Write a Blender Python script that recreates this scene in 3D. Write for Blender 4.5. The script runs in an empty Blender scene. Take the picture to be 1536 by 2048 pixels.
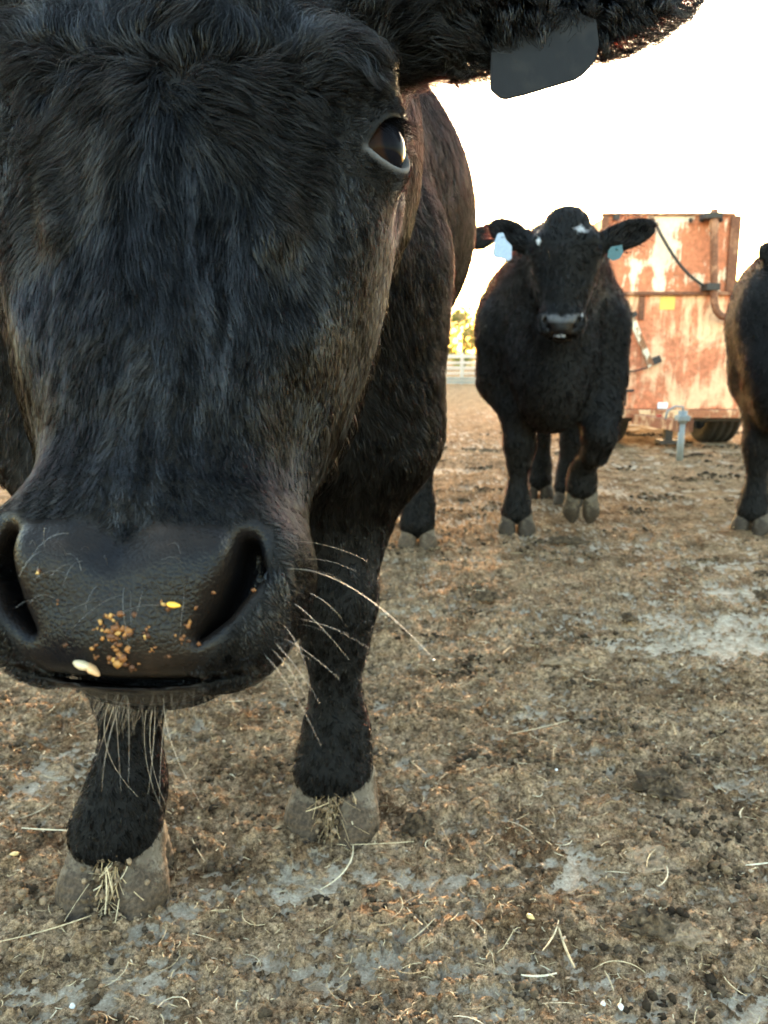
import bpy, math, random
import numpy as np
from mathutils import Vector, Matrix
from mathutils.kdtree import KDTree

# ---------------------------------------------------------------- camera, sky, sun, exposure
SC = bpy.context.scene
COL = SC.collection
R = math.radians
PITCH = R(11.3); CAMH = 0.70; FPX = 1593.0

cam_data = bpy.data.cameras.new("camera")
cam_data.sensor_fit = 'VERTICAL'; cam_data.sensor_height = 36.0; cam_data.lens = 28.0
cam_data.clip_start = 0.02; cam_data.clip_end = 2000.0
cam_data.dof.use_dof = True; cam_data.dof.focus_distance = 0.60; cam_data.dof.aperture_fstop = 12.0
cam = bpy.data.objects.new("camera", cam_data); COL.objects.link(cam)
cam.location = (0, 0, CAMH); cam.rotation_euler = (R(90) - PITCH, 0, 0)
SC.camera = cam

SUN_EL, SUN_AZ = R(4.5), R(7.0)            # low sun ahead of the camera, azimuth from +Y towards +X
world = bpy.data.worlds.new("World"); SC.world = world; world.use_nodes = True
wn = world.node_tree
bg = wn.nodes["Background"]; bg.inputs[1].default_value = 0.12
sky = wn.nodes.new("ShaderNodeTexSky"); sky.sky_type = 'NISHITA'; sky.sun_disc = False
sky.sun_elevation = SUN_EL; sky.sun_rotation = SUN_AZ
sky.air_density = 1.0; sky.dust_density = 1.5; sky.ozone_density = 1.0
wb = wn.nodes.new("ShaderNodeMix"); wb.data_type = 'RGBA'; wb.blend_type = 'MULTIPLY'; wb.inputs[0].default_value = 1.0
wb.inputs[7].default_value = (1.03, 1.0, 0.95, 1.0)        # white balance of the shot
wn.links.new(sky.outputs[0], wb.inputs[6]); wn.links.new(wb.outputs[2], bg.inputs[0])
sun_data = bpy.data.lights.new("sun", 'SUN'); sun_data.energy = 1.4; sun_data.angle = R(8.0)
sun_data.color = (1.0, 0.72, 0.45)
sun = bpy.data.objects.new("sun", sun_data); COL.objects.link(sun)
sdir = Vector((math.sin(SUN_AZ) * math.cos(SUN_EL), math.cos(SUN_AZ) * math.cos(SUN_EL), math.sin(SUN_EL)))
sun.rotation_euler = sdir.to_track_quat('Z', 'Y').to_euler()
SC.view_settings.view_transform = 'Standard'; SC.view_settings.look = 'None'
SC.view_settings.gamma = 1.0; SC.view_settings.use_curve_mapping = False
SC.view_settings.exposure = 4.7
SC.cycles.max_bounces = 6; SC.cycles.transparent_max_bounces = 8
SC.cycles.use_denoising = True

# ---------------------------------------------------------------- helpers
rng = np.random.default_rng(7)
CF = np.array([0, math.cos(PITCH), -math.sin(PITCH)]); CU = np.array([0, math.sin(PITCH), math.cos(PITCH)])
CR = np.array([1.0, 0, 0]); CAMP = np.array([0, 0, CAMH])

def P(px, py, d):
    return CAMP + CF * d + CR * (px - 768) / FPX * d + CU * (1024 - py) / FPX * d
def G(px, py, z=0.0):
    r = CF + CR * (px - 768) / FPX + CU * (1024 - py) / FPX
    return CAMP + r * ((z - CAMH) / r[2])
def PY(px, py, Y):
    r = CF + CR * (px - 768) / FPX + CU * (1024 - py) / FPX
    return CAMP + r * (Y / r[1])

def unit(a):
    return a / np.maximum(np.linalg.norm(a, axis=-1, keepdims=True), 1e-12)

def tag(o, label=None, cat=None, group=None, kind=None):
    if label: o["label"] = label
    if cat: o["category"] = cat
    if group: o["group"] = group
    if kind: o["kind"] = kind
    return o

def mesh_np(name, V, Fq=None, Ft=None, smooth=True):
    me = bpy.data.meshes.new(name)
    V = np.asarray(V, np.float32)
    nq = 0 if Fq is None else len(Fq); nt = 0 if Ft is None else len(Ft)
    me.vertices.add(len(V)); me.vertices.foreach_set("co", V.ravel())
    idx = []
    if nq: idx.append(np.asarray(Fq, np.int32).ravel())
    if nt: idx.append(np.asarray(Ft, np.int32).ravel())
    idx = np.concatenate(idx)
    me.loops.add(len(idx)); me.loops.foreach_set("vertex_index", idx)
    st = np.concatenate([np.arange(nq) * 4, nq * 4 + np.arange(nt) * 3]).astype(np.int32)
    me.polygons.add(nq + nt); me.polygons.foreach_set("loop_start", st)
    if smooth: me.polygons.foreach_set("use_smooth", np.ones(nq + nt, bool))
    me.update(calc_edges=True); me.validate()
    return me

def obj(name, me, mat=None, parent=None):
    o = bpy.data.objects.new(name, me); COL.objects.link(o)
    if mat is not None and me is not None and len(me.materials) == 0: me.materials.append(mat)
    if parent is not None: o.parent = parent
    return o

def empty(name, loc=(0, 0, 0)):
    o = bpy.data.objects.new(name, None); COL.objects.link(o); o.location = loc; o.empty_display_size = 0.1
    return o

def attr(me, name, vals, domain='POINT', typ='FLOAT'):
    a = me.attributes.new(name, typ, domain)
    a.data.foreach_set("value" if typ == 'FLOAT' else ("vector" if typ == 'FLOAT_VECTOR' else "color"), np.asarray(vals, np.float32).ravel())

class MB:
    """collects simple shapes into one mesh"""
    def __init__(s): s.V = []; s.F = []; s.n = 0
    def add(s, V, F):
        s.V += [tuple(map(float, v)) for v in V]; s.F += [tuple(i + s.n for i in f) for f in F]; s.n = len(s.V); return s
    def box(s, c, size, rot=None, bev=0.0):
        hx, hy, hz = [a / 2 for a in size]
        b = min(bev, hx * .9, hy * .9, hz * .9)
        M = Matrix.Identity(3) if rot is None else rot
        c = Vector(c)
        if b <= 0:
            V = [(x, y, z) for z in (-hz, hz) for y in (-hy, hy) for x in (-hx, hx)]
            F = [(0, 2, 3, 1), (4, 5, 7, 6), (0, 1, 5, 4), (2, 6, 7, 3), (0, 4, 6, 2), (1, 3, 7, 5)]
        else:
            import bmesh
            bm = bmesh.new(); bmesh.ops.create_cube(bm, size=1.0)
            for v in bm.verts: v.co = Vector((v.co.x * hx * 2, v.co.y * hy * 2, v.co.z * hz * 2))
            bmesh.ops.bevel(bm, geom=list(bm.edges), offset=b, segments=2, affect='EDGES', profile=0.6)
            bm.verts.ensure_lookup_table(); bm.verts.index_update()
            V = [tuple(v.co) for v in bm.verts]; F = [tuple(v.index for v in f.verts) for f in bm.faces]; bm.free()
        return s.add([c + M @ Vector(v) for v in V], F)
    def tube(s, pts, rad, n=10, cap=True):
        pts = [Vector(p) for p in pts]; m = len(pts)
        rad = [rad] * m if not hasattr(rad, '__len__') else list(rad)
        V = []; F = []
        t0 = (pts[1] - pts[0]).normalized()
        a = t0.orthogonal().normalized()
        for i in range(m):
            t = ((pts[min(i + 1, m - 1)] - pts[i]).normalized() + (pts[i] - pts[max(i - 1, 0)]).normalized())
            t = t.normalized() if t.length > 1e-9 else t0
            a = (a - t * a.dot(t)).normalized(); b = t.cross(a)
            for k in range(n):
                an = 2 * math.pi * k / n
                V.append(pts[i] + (a * math.cos(an) + b * math.sin(an)) * rad[i])
        for i in range(m - 1):
            for k in range(n):
                F.append((i * n + k, i * n + (k + 1) % n, (i + 1) * n + (k + 1) % n, (i + 1) * n + k))
        if cap:
            F.append(tuple(reversed(range(n)))); F.append(tuple(range((m - 1) * n, m * n)))
        return s.add(V, F)
    def mesh(s, name, smooth=False):
        me = bpy.data.meshes.new(name); me.from_pydata(s.V, [], s.F)
        if smooth: me.polygons.foreach_set("use_smooth", np.ones(len(me.polygons), bool))
        me.update(); return me
    def build(s, name, mat, parent=None, smooth=False):
        return obj(name, s.mesh(name, smooth), mat, parent)

# value noise ------------------------------------------------------
def _hash(i, j, k, seed):
    h = (i.astype(np.int64) * 374761393 + j.astype(np.int64) * 668265263 + k.astype(np.int64) * 2147483647 + seed * 1274126177) & 0xffffffff
    h = ((h ^ (h >> 13)) * 1274126177) & 0xffffffff
    h = ((h ^ (h >> 16)) * 2246822519) & 0xffffffff
    return ((h ^ (h >> 15)) & 0xffffff) / float(0xffffff)
def vnoise(p, f, seed=0):
    q = np.asarray(p) * f
    if q.shape[-1] == 2: q = np.concatenate([q, np.zeros(q.shape[:-1] + (1,))], -1)
    i = np.floor(q).astype(np.int64); t = q - i; t = t * t * (3 - 2 * t)
    flat = np.all(q[..., 2] == 0)
    r = 0
    for dz in ((0,) if flat else (0, 1)):
        wz = 1.0 if flat else (t[..., 2] if dz else 1 - t[..., 2])
        for dy in (0, 1):
            wy = t[..., 1] if dy else 1 - t[..., 1]
            for dx in (0, 1):
                wx = t[..., 0] if dx else 1 - t[..., 0]
                r = r + _hash(i[..., 0] + dx, i[..., 1] + dy, i[..., 2] + dz, seed) * wx * wy * wz
    return r
def fbm(p, f, octv=4, seed=0, gain=0.5):
    a = 1.0; s = 0; n = 0
    for o in range(octv):
        s = s + a * vnoise(p, f, seed + o * 17); n += a; a *= gain; f *= 2.03
    return s / n
def sstep(a, b, x):
    t = np.clip((x - a) / (b - a), 0, 1); return t * t * (3 - 2 * t)

# signed distance shapes -------------------------------------------
def ell(p, c, r):
    q = p - np.array(c); r = np.array(r)
    k0 = np.linalg.norm(q / r, axis=-1); k1 = np.linalg.norm(q / (r * r), axis=-1)
    return k0 * (k0 - 1.0) / np.maximum(k1, 1e-9)
def cone(p, a, b, ra, rb):
    a = np.array(a, float); b = np.array(b, float)
    ba = b - a; t = np.clip(((p - a) @ ba) / (ba @ ba), 0, 1)
    return np.linalg.norm(p - a - t[..., None] * ba, axis=-1) - (ra + (rb - ra) * t)
def smin(a, b, k):
    h = np.maximum(k - np.abs(a - b), 0) / k
    return np.minimum(a, b) - h * h * k * 0.25
def smax(a, b, k): return -smin(-a, -b, k)

class SdfGrid:
    """samples f in a box (own frame M: local->world, f takes world points), block by block near the surface"""
    def __init__(s, f, lo, hi, h, M=None, B=6):
        s.h = h; s.lo = np.array(lo, float); s.M = np.eye(4) if M is None else M
        n = np.ceil((np.array(hi) - s.lo) / h / B).astype(int); s.nb = n
        N = n * B + 1
        s.D = np.zeros(N, np.float32)
        bi = np.stack(np.meshgrid(*[np.arange(k) for k in n], indexing='ij'), -1).reshape(-1, 3)
        ctr = s.lo + (bi + 0.5) * B * h
        dc = f(s.w(ctr))
        half = B * h * 0.5 * math.sqrt(3) * 1.5 + 0.012
        full = np.repeat(np.repeat(np.repeat(dc.reshape(n), B, 0), B, 1), B, 2)
        s.D[:-1, :-1, :-1] = full
        s.D[-1] = s.D[-2]; s.D[:, -1] = s.D[:, -2]; s.D[:, :, -1] = s.D[:, :, -2]
        near = bi[np.abs(dc) < half]
        off = np.stack(np.meshgrid(*[np.arange(B + 1)] * 3, indexing='ij'), -1).reshape(-1, 3)
        for c in range(0, len(near), 600):
            b = near[c:c + 600]
            ii = (b[:, None, :] * B + off[None]).reshape(-1, 3)
            d = f(s.w(s.lo + ii * h))
            s.D[ii[:, 0], ii[:, 1], ii[:, 2]] = d
    def w(s, p): return p @ s.M[:3, :3].T + s.M[:3, 3]
    def l(s, p): return (p - s.M[:3, 3]) @ s.M[:3, :3]
    def sample(s, pw):
        q = (s.l(pw) - s.lo) / s.h
        mx = np.array(s.D.shape) - 1.001
        q = np.clip(q, 0, mx); i = np.floor(q).astype(int); t = q - i
        def C(a, b, c): return s.D[i[:, 0] + a, i[:, 1] + b, i[:, 2] + c]
        x, y, z = t[:, 0], t[:, 1], t[:, 2]
        c000, c100, c010, c110, c001, c101, c011, c111 = C(0,0,0), C(1,0,0), C(0,1,0), C(1,1,0), C(0,0,1), C(1,0,1), C(0,1,1), C(1,1,1)
        d = (((c000*(1-x)+c100*x)*(1-y)+(c010*(1-x)+c110*x)*y)*(1-z) + ((c001*(1-x)+c101*x)*(1-y)+(c011*(1-x)+c111*x)*y)*z)
        gx = ((c100-c000)*(1-y)+(c110-c010)*y)*(1-z)+((c101-c001)*(1-y)+(c111-c011)*y)*z
        gy = ((c010-c000)*(1-x)+(c110-c100)*x)*(1-z)+((c011-c001)*(1-x)+(c111-c101)*x)*z
        gz = ((c001-c000)*(1-x)+(c101-c100)*x)*(1-y)+((c011-c010)*(1-x)+(c111-c110)*x)*y
        n = unit(np.stack([gx, gy, gz], -1))
        return d, n @ s.M[:3, :3].T
    def inside(s, pw, m=0.0):
        q = s.l(pw); hi = s.lo + (np.array(s.D.shape) - 1) * s.h
        return np.all((q > s.lo + m) & (q < hi - m), axis=-1)
    def surface(s):
        D = s.D; S = D < 0
        nx, ny, nz = np.array(D.shape) - 1
        cnt = np.zeros((nx, ny, nz), np.int8)
        for a in (0, 1):
            for b in (0, 1):
                for c in (0, 1): cnt += S[a:a+nx, b:b+ny, c:c+nz]
        act = (cnt > 0) & (cnt < 8)
        I = np.argwhere(act)
        vid = -np.ones((nx, ny, nz), np.int64); vid[act] = np.arange(len(I))
        acc = np.zeros((len(I), 3)); num = np.zeros(len(I))
        cs = [(a, b, c) for a in (0, 1) for b in (0, 1) for c in (0, 1)]
        for A in cs:
            for ax in range(3):
                if A[ax] == 1: continue
                Bc = list(A); Bc[ax] = 1
                da = D[I[:, 0]+A[0], I[:, 1]+A[1], I[:, 2]+A[2]]; db = D[I[:, 0]+Bc[0], I[:, 1]+Bc[1], I[:, 2]+Bc[2]]
                m = (da < 0) != (db < 0)
                t = np.where(m, da / np.where(m, da - db, 1), 0)
                pt = np.tile(np.array(A, float), (len(I), 1)); pt[:, ax] += t
                acc[m] += pt[m]; num[m] += 1
        V = s.lo + (I + acc / num[:, None]) * s.h
        Q = []
        for ax in range(3):
            o1, o2 = [(1, 2), (2, 0), (0, 1)][ax]
            sl0 = [slice(0, None)] * 3; sl1 = [slice(0, None)] * 3
            sl0[ax] = slice(0, -1); sl1[ax] = slice(1, None)
            a = S[tuple(sl0)]; b = S[tuple(sl1)]
            e = np.argwhere(a != b)
            ok = (e[:, o1] > 0) & (e[:, o2] > 0) & (e[:, o1] < [nx, ny, nz][o1]) & (e[:, o2] < [nx, ny, nz][o2])
            e = e[ok]; ins = a[e[:, 0], e[:, 1], e[:, 2]]
            def vv(d1, d2):
                k = e.copy(); k[:, o1] += d1; k[:, o2] += d2
                return vid[k[:, 0], k[:, 1], k[:, 2]]
            q = np.stack([vv(-1, -1), vv(0, -1), vv(0, 0), vv(-1, 0)], -1)
            q = np.where(ins[:, None], q, q[:, ::-1])
            Q.append(q)
        return s.w(V), np.concatenate(Q)

def nested_mesh(grids):
    """grids from coarse to fine: each keeps its faces outside the finer boxes"""
    VV = []; QQ = []; n = 0
    for gi, g in enumerate(grids):
        V, Q = g.surface()
        c = V[Q].mean(1); keep = np.ones(len(Q), bool)
        for k in range(gi + 1, len(grids)):
            keep &= ~grids[k].inside(c, grids[k].h * 1.0 + g.h * 0.6)
        Q = Q[keep]; u, inv = np.unique(Q, return_inverse=True)
        VV.append(V[u]); QQ.append(inv.reshape(-1, 4) + n); n += len(u)
    return np.concatenate(VV), np.concatenate(QQ)

# materials --------------------------------------------------------
def mat_new(name):
    m = bpy.data.materials.new(name); m.use_nodes = True
    nt = m.node_tree; nt.nodes.clear()
    return m, nt
def N(nt, typ, **kw):
    n = nt.nodes.new(typ)
    for k, v in kw.items():
        if k.startswith('_'): n.inputs[k[1:].replace('_', ' ')].default_value = v
        else: setattr(n, k, v)
    return n
def L(nt, a, b): nt.links.new(a, b)
def ramp(nt, fac, stops, interp='LINEAR'):
    r = nt.nodes.new("ShaderNodeValToRGB"); r.color_ramp.interpolation = interp
    e = r.color_ramp.elements
    while len(e) < len(stops): e.new(0.5)
    for el, (p, c) in zip(e, stops):
        el.position = p; el.color = (*c, 1.0) if len(c) == 3 else c
    L(nt, fac, r.inputs[0]); return r.outputs[0]
def mixc(nt, fac, a, b, mode='MIX'):
    m = nt.nodes.new("ShaderNodeMix"); m.data_type = 'RGBA'; m.blend_type = mode
    for s_, v in ((m.inputs[0], fac), (m.inputs[6], a), (m.inputs[7], b)):
        if hasattr(v, 'is_linked'): L(nt, v, s_)
        elif isinstance(v, (int, float)): s_.default_value = v
        else: s_.default_value = (*v, 1.0) if len(v) == 3 else v
    return m.outputs[2]
def noise_n(nt, scale, detail=4, rough=0.6, vec=None, dist=0.0):
    n = N(nt, "ShaderNodeTexNoise"); n.inputs["Scale"].default_value = scale; n.inputs["Detail"].default_value = detail
    n.inputs["Roughness"].default_value = rough; n.inputs["Distortion"].default_value = dist
    if vec is not None: L(nt, vec, n.inputs["Vector"])
    return n.outputs["Fac"]
def objvec(nt):
    return N(nt, "ShaderNodeTexCoord").outputs["Object"]
def geovec(nt):
    return N(nt, "ShaderNodeNewGeometry").outputs["Position"]
def bump(nt, h, strength=0.5, dist=0.01, nrm=None):
    b = N(nt, "ShaderNodeBump"); b.inputs["Strength"].default_value = strength; b.inputs["Distance"].default_value = dist
    L(nt, h, b.inputs["Height"])
    if nrm is not None: L(nt, nrm, b.inputs["Normal"])
    return b.outputs[0]
def pbsdf(nt, col, rough=0.7, spec=0.5, metal=0.0, normal=None, **kw):
    b = N(nt, "ShaderNodeBsdfPrincipled"); o = N(nt, "ShaderNodeOutputMaterial")
    for k, v in (("Base Color", col), ("Roughness", rough), ("Specular IOR Level", spec), ("Metallic", metal)):
        if hasattr(v, 'is_linked'): L(nt, v, b.inputs[k])
        else: b.inputs[k].default_value = (*v, 1.0) if isinstance(v, (tuple, list)) and len(v) == 3 else v
    if normal is not None: L(nt, normal, b.inputs["Normal"])
    for k, v in kw.items():
        b.inputs[k.replace('_', ' ')].default_value = v
    L(nt, b.outputs[0], o.inputs[0]); return b
def simple(name, col, rough=0.7, var=0.25, scale=20, spec=0.4, metal=0.0, bmp=0.2):
    m, nt = mat_new(name)
    n = noise_n(nt, scale, 5, 0.65, objvec(nt))
    c = ramp(nt, n, [(0.25, tuple(x * (1 - var) for x in col)), (0.75, tuple(min(1, x * (1 + var)) for x in col))])
    pbsdf(nt, c, rough, spec, metal, bump(nt, n, bmp, 0.004)); return m
def attr_n(nt, name):
    a = N(nt, "ShaderNodeAttribute"); a.attribute_name = name; return a

# hair -------------------------------------------------------------
def hair_obj(name, pts, rad, mat, parent, shade=None):
    """pts (n,k,3), rad (n,k)"""
    n, k = pts.shape[:2]
    hc = bpy.data.hair_curves.new(name)
    hc.add_curves([k] * n)
    hc.attributes["position"].data.foreach_set("vector", pts.astype(np.float32).ravel())
    ra = hc.attributes.get("radius") or hc.attributes.new("radius", 'FLOAT', 'POINT')
    ra.data.foreach_set("value", rad.astype(np.float32).ravel())
    if shade is not None:
        a = hc.attributes.new("shade", 'FLOAT', 'CURVE'); a.data.foreach_set("value", shade.astype(np.float32))
    hc.materials.append(mat)
    o = bpy.data.objects.new(name, hc); COL.objects.link(o)
    if parent is not None: o.parent = parent
    return o

def surf_roots(V, Q, n, weight, rg):
    """n random roots on the quads, weighted by area*weight(centres)"""
    T = np.concatenate([Q[:, [0, 1, 2]], Q[:, [0, 2, 3]]])
    a, b, c = V[T[:, 0]], V[T[:, 1]], V[T[:, 2]]
    cr = np.cross(b - a, c - a); ar = np.linalg.norm(cr, axis=1) * 0.5
    w = ar * np.maximum(weight((a + b + c) / 3, unit(cr)), 0)
    cs = np.cumsum(w); i = np.searchsorted(cs, rg.random(n) * cs[-1]); i = np.minimum(i, len(T) - 1)
    r1 = np.sqrt(rg.random(n))[:, None]; r2 = rg.random(n)[:, None]
    return a[i] * (1 - r1) + b[i] * r1 * (1 - r2) + c[i] * r1 * r2

def sample_grids(grids, p):
    d, g = grids[0].sample(p)
    for gr in grids[1:]:
        m = gr.inside(p, gr.h)
        if m.any(): d[m], g[m] = gr.sample(p[m])
    return d, g

def grow(grids, roots, field, length, rise, width, rg, k=6, clump=0.4, nclump=2000, curl=0.0, curlf=2.0, jitter=0.25):
    """hairs that follow field() over the surface; length/rise/width arrays per hair"""
    n = len(roots)
    p = roots.copy(); d, nr = sample_grids(grids, p); p = p - nr * d[:, None]
    tb0 = unit(rg.normal(size=(n, 3)))
    pts = np.zeros((n, k, 3)); pts[:, 0] = p - nr * 0.001
    ph = rg.random(n) * 6.28
    jl = rg.normal(size=n) * jitter
    for i in range(1, k):
        t = field(p); t = unit(t - nr * (t * nr).sum(1)[:, None])
        s = np.cross(nr, t); an = jl + (curl * np.sin(ph + i * curlf) if np.ndim(curl) == 0 else curl * np.sin(ph + i * curlf))
        t = t * np.cos(an)[:, None] + s * np.sin(an)[:, None]
        f = i / (k - 1)
        p = p + t * (length / (k - 1))[:, None]
        d, g2 = sample_grids(grids, p)
        ht = length * rise * (math.sin(min(f, 0.75) / 0.75 * math.pi / 2) * (1 - 0.35 * f)) + 0.0006
        nr = unit(nr * 0.35 + g2 * 0.65)
        p = p + g2 * (np.clip(ht - d, -0.02, 0.02))[:, None]
        pts[:, i] = p
    if np.max(clump) > 0 and nclump > 1:
        ci = rg.choice(n, min(nclump, n), replace=False)
        kd = KDTree(len(ci))
        for a, c in enumerate(ci): kd.insert(Vector(roots[c]), a)
        kd.balance()
        own = np.array([kd.find(Vector(q))[1] for q in roots])
        ctr = pts[ci[own]]
        for i in range(1, k):
            f = (i / (k - 1)) ** 1.2 * (clump if np.ndim(clump) == 0 else clump[:, None])
            o0 = pts[:, 0] - ctr[:, 0]
            tgt = ctr[:, i] + o0 * 0.15
            pts[:, i] = pts[:, i] * (1 - f) + tgt * f
        ck = own
    else: ck = np.zeros(n, int)
    tp = np.linspace(0, 1, k)[None, :]
    rad = width[:, None] * (1 - 0.75 * tp ** 1.5)
    return pts, rad, ck

# ---------------------------------------------------------------- cattle: shapes
E_C = np.array([0.1000, 0.033, -0.046]); E_R = 0.0240
E_D = unit(np.array([0.86, -0.02, 0.50]))
E_T = unit(np.cross(np.array([0, 1.0, 0]), E_D)); E_S = np.cross(E_D, E_T)
LR = .0255
_ta = R(32)   # tilt of the lid slit: inner corner low
E_T, E_S = E_T * math.cos(_ta) + E_S * math.sin(_ta), E_S * math.cos(_ta) - E_T * math.sin(_ta)

def seg2(uv, a, b, ra, rb):
    a = np.array(a); b = np.array(b); ba = b - a
    t = np.clip(((uv - a) @ ba) / (ba @ ba), 0, 1)
    return np.linalg.norm(uv - a - t[:, None] * ba, axis=-1) - (ra + (rb - ra) * t)

def head_sdf(q, ears, fine=True):
    """q in head space: u sideways, v up the face, w out of the face"""
    p = q.copy(); p[:, 0] = np.abs(p[:, 0])
    d = ell(p, (0, .055, -.082), (.098, .105, .080))
    d = smin(d, ell(p, (0, .135, -.085), (.066, .055, .055)), .05)
    d = smin(d, ell(p, (0, -.085, -.058), (.056, .155, .052)), .032)
    d = smin(d, ell(p, (.083, .060, -.044), (.034, .030, .040)), .022)          # brow
    d = smin(d, cone(p, (.078, .000, -.062), (.040, -.12, -.066), .034, .030), .03)   # cheek bone
    d = smin(d, ell(p, (.050, -.030, -.135), (.052, .120, .080)), .045)        # jaw muscle
    d = smin(d, cone(p, (.040, -.13, -.09), (.044, -.205, -.060), .034, .034), .03)
    d = smin(d, ell(p, (0, -.208, -.060), (.070, .056, .058)), .028)            # muzzle
    d = smin(d, ell(p, (.046, -.221, -.046), (.033, .046, .038)), .02)         # lips
    d = smin(d, ell(p, (0, -.243, -.036), (.056, .027, .034)), .02)
    d = smin(d, cone(p, (0, -.222, -.115), (0, -.03, -.185), .038, .055), .05)  # lower jaw
    d = smin(d, ell(p, (0, -.265, -.080), (.036, .014, .036)), .012)           # chin
    d = smin(d, ell(p, (.022, -.216, -.014), (.030, .017, .017)), .012)        # pad: two cushions over a tapering front
    d = smin(d, ell(p, (0, -.238, -.024), (.040, .030, .022)), .014)
    d = smin(d, cone(p, (.043, -.210, -.012), (.027, -.250, -.016), .010, .007), .008)
    d = smin(d, cone(p, (.064, -.2, -.034), (.058, -.240, -.026), .012, .013), .012)
    d = smin(d, cone(p, (.074, .018, -.034), (.061, -.036, -.024), .011, .009), .010)   # fold below the inner eye corner
    # dip above the pad, hollow between bridge and eye
    d = smax(d, -ell(p, (0, -.198, .016), (.016, .014, .020)), .014)
    d = smax(d, -ell(p, (.076, -.040, .002), (.014, .050, .036)), .022)
    d = smax(d, -ell(p, (.050, -.02, .016), (.008, .05, .024)), .016)
    d = smax(d, -ell(p, (.088, -.150, -.030), (.016, .030, .040)), .03)
    # nostril
    uv = p[:, :2]
    c = np.minimum(np.minimum(seg2(uv, (.0560, -.203), (.0570, -.214), .0045, .0075), seg2(uv, (.0570, -.214), (.047, -.234), .0068, .0038)),
                   seg2(uv, (.047, -.234), (.037, -.246), .0038, .0010))
    c = smax(c, -.052 - p[:, 2], .01)
    d = smax(d, -c, .010)
    # mouth
    mv = -.2665 + 2.0 * p[:, 0] ** 2
    c = np.maximum(np.maximum(np.abs(p[:, 1] - mv) - .0016 * (1 - (p[:, 0] / .050) ** 2), -.085 - p[:, 2]), p[:, 0] - .060)
    d = smax(d, -c, .007)
    if fine:
        q2 = p - E_C
        d = smin(d, np.linalg.norm(q2, axis=-1) - (E_R + .0035), .014)
        a = q2 @ E_T; b = q2 @ E_S; o = q2 @ E_D
        # lid rim then almond opening
        rr = LR
        lens = np.maximum(np.hypot(a, b - .0125) - rr, np.hypot(a, b + .0125) - rr)
        rim = np.sqrt(lens ** 2 + (np.linalg.norm(q2, axis=-1) - E_R) ** 2) - .0020
        rim = np.where(o > 0, rim, 1.0)
        d = smin(d, rim, .006)
        cut = np.maximum(lens, .0 - o)
        d = smax(d, -cut, .0035)
        d = np.minimum(d, np.linalg.norm(q2, axis=-1) - (E_R - .004))
    for (root, tip, wide, nrm, thick) in ears:
        root = np.array(root); tip = np.array(tip)
        ax = unit(tip - root); ln = np.linalg.norm(tip - root) / 2
        nn = np.array(nrm, float); nn = unit(nn - ax * (nn @ ax)); sd = np.cross(nn, ax)
        q3 = q - (root + tip) / 2
        q3 = np.stack([q3 @ ax, q3 @ sd, q3 @ nn], -1)
        e = ell(q3, (0, 0, 0), (ln, wide, thick))
        e = smax(e, -ell(q3, (.01, 0, thick * 1.25), (ln * .78, wide * .70, thick * 1.15)), .01)
        e = smin(e, cone(q, root - ax * .02, root + ax * ln * .7, .034, .022), .03)
        d = smin(d, e, .03)
    return d

def frame(o, u, v, w, s=1.0):
    M = np.eye(4); M[:3, 0] = u; M[:3, 1] = v; M[:3, 2] = w; M[:3, 3] = o; return M, s

def limb(p, joints, k=.03):
    d = None
    for (a, ra), (b, rb) in zip(joints[:-1], joints[1:]):
        c = cone(p, a, b, ra, rb)
        d = c if d is None else smin(d, c, k)
    return d

def claws_sdf(p):
    q = p.copy(); q[:, 0] = np.abs(q[:, 0])
    d = cone(q, (.030, .012, .082), (.038, -.030, .020), .030, .033)
    d = smin(d, cone(q, (.036, -.028, .030), (.034, -.062, .004), .029, .017), .02)
    d = smin(d, cone(q, (.031, .040, .060), (.034, .045, .012), .024, .028), .02)
    d = d + .0007 * np.sin(q[:, 2] * 520 + q[:, 1] * 120) * sstep(.075, .06, q[:, 2]) + .0035 * (fbm(p, 55, 3, 5) - .5)
    d = smax(d, .005 - q[:, 0], .006)
    d = smax(d, .001 - q[:, 2], .006)
    d = smax(d, q[:, 2] - (.088 - q[:, 1] * -.25), .004)
    return d

def claw_mesh():
    g = SdfGrid(claws_sdf, (-.085, -.1, -.01), (.085, .1, .12), .003)
    V, Q = g.surface(); return mesh_np("hoof", V, Q)

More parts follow.
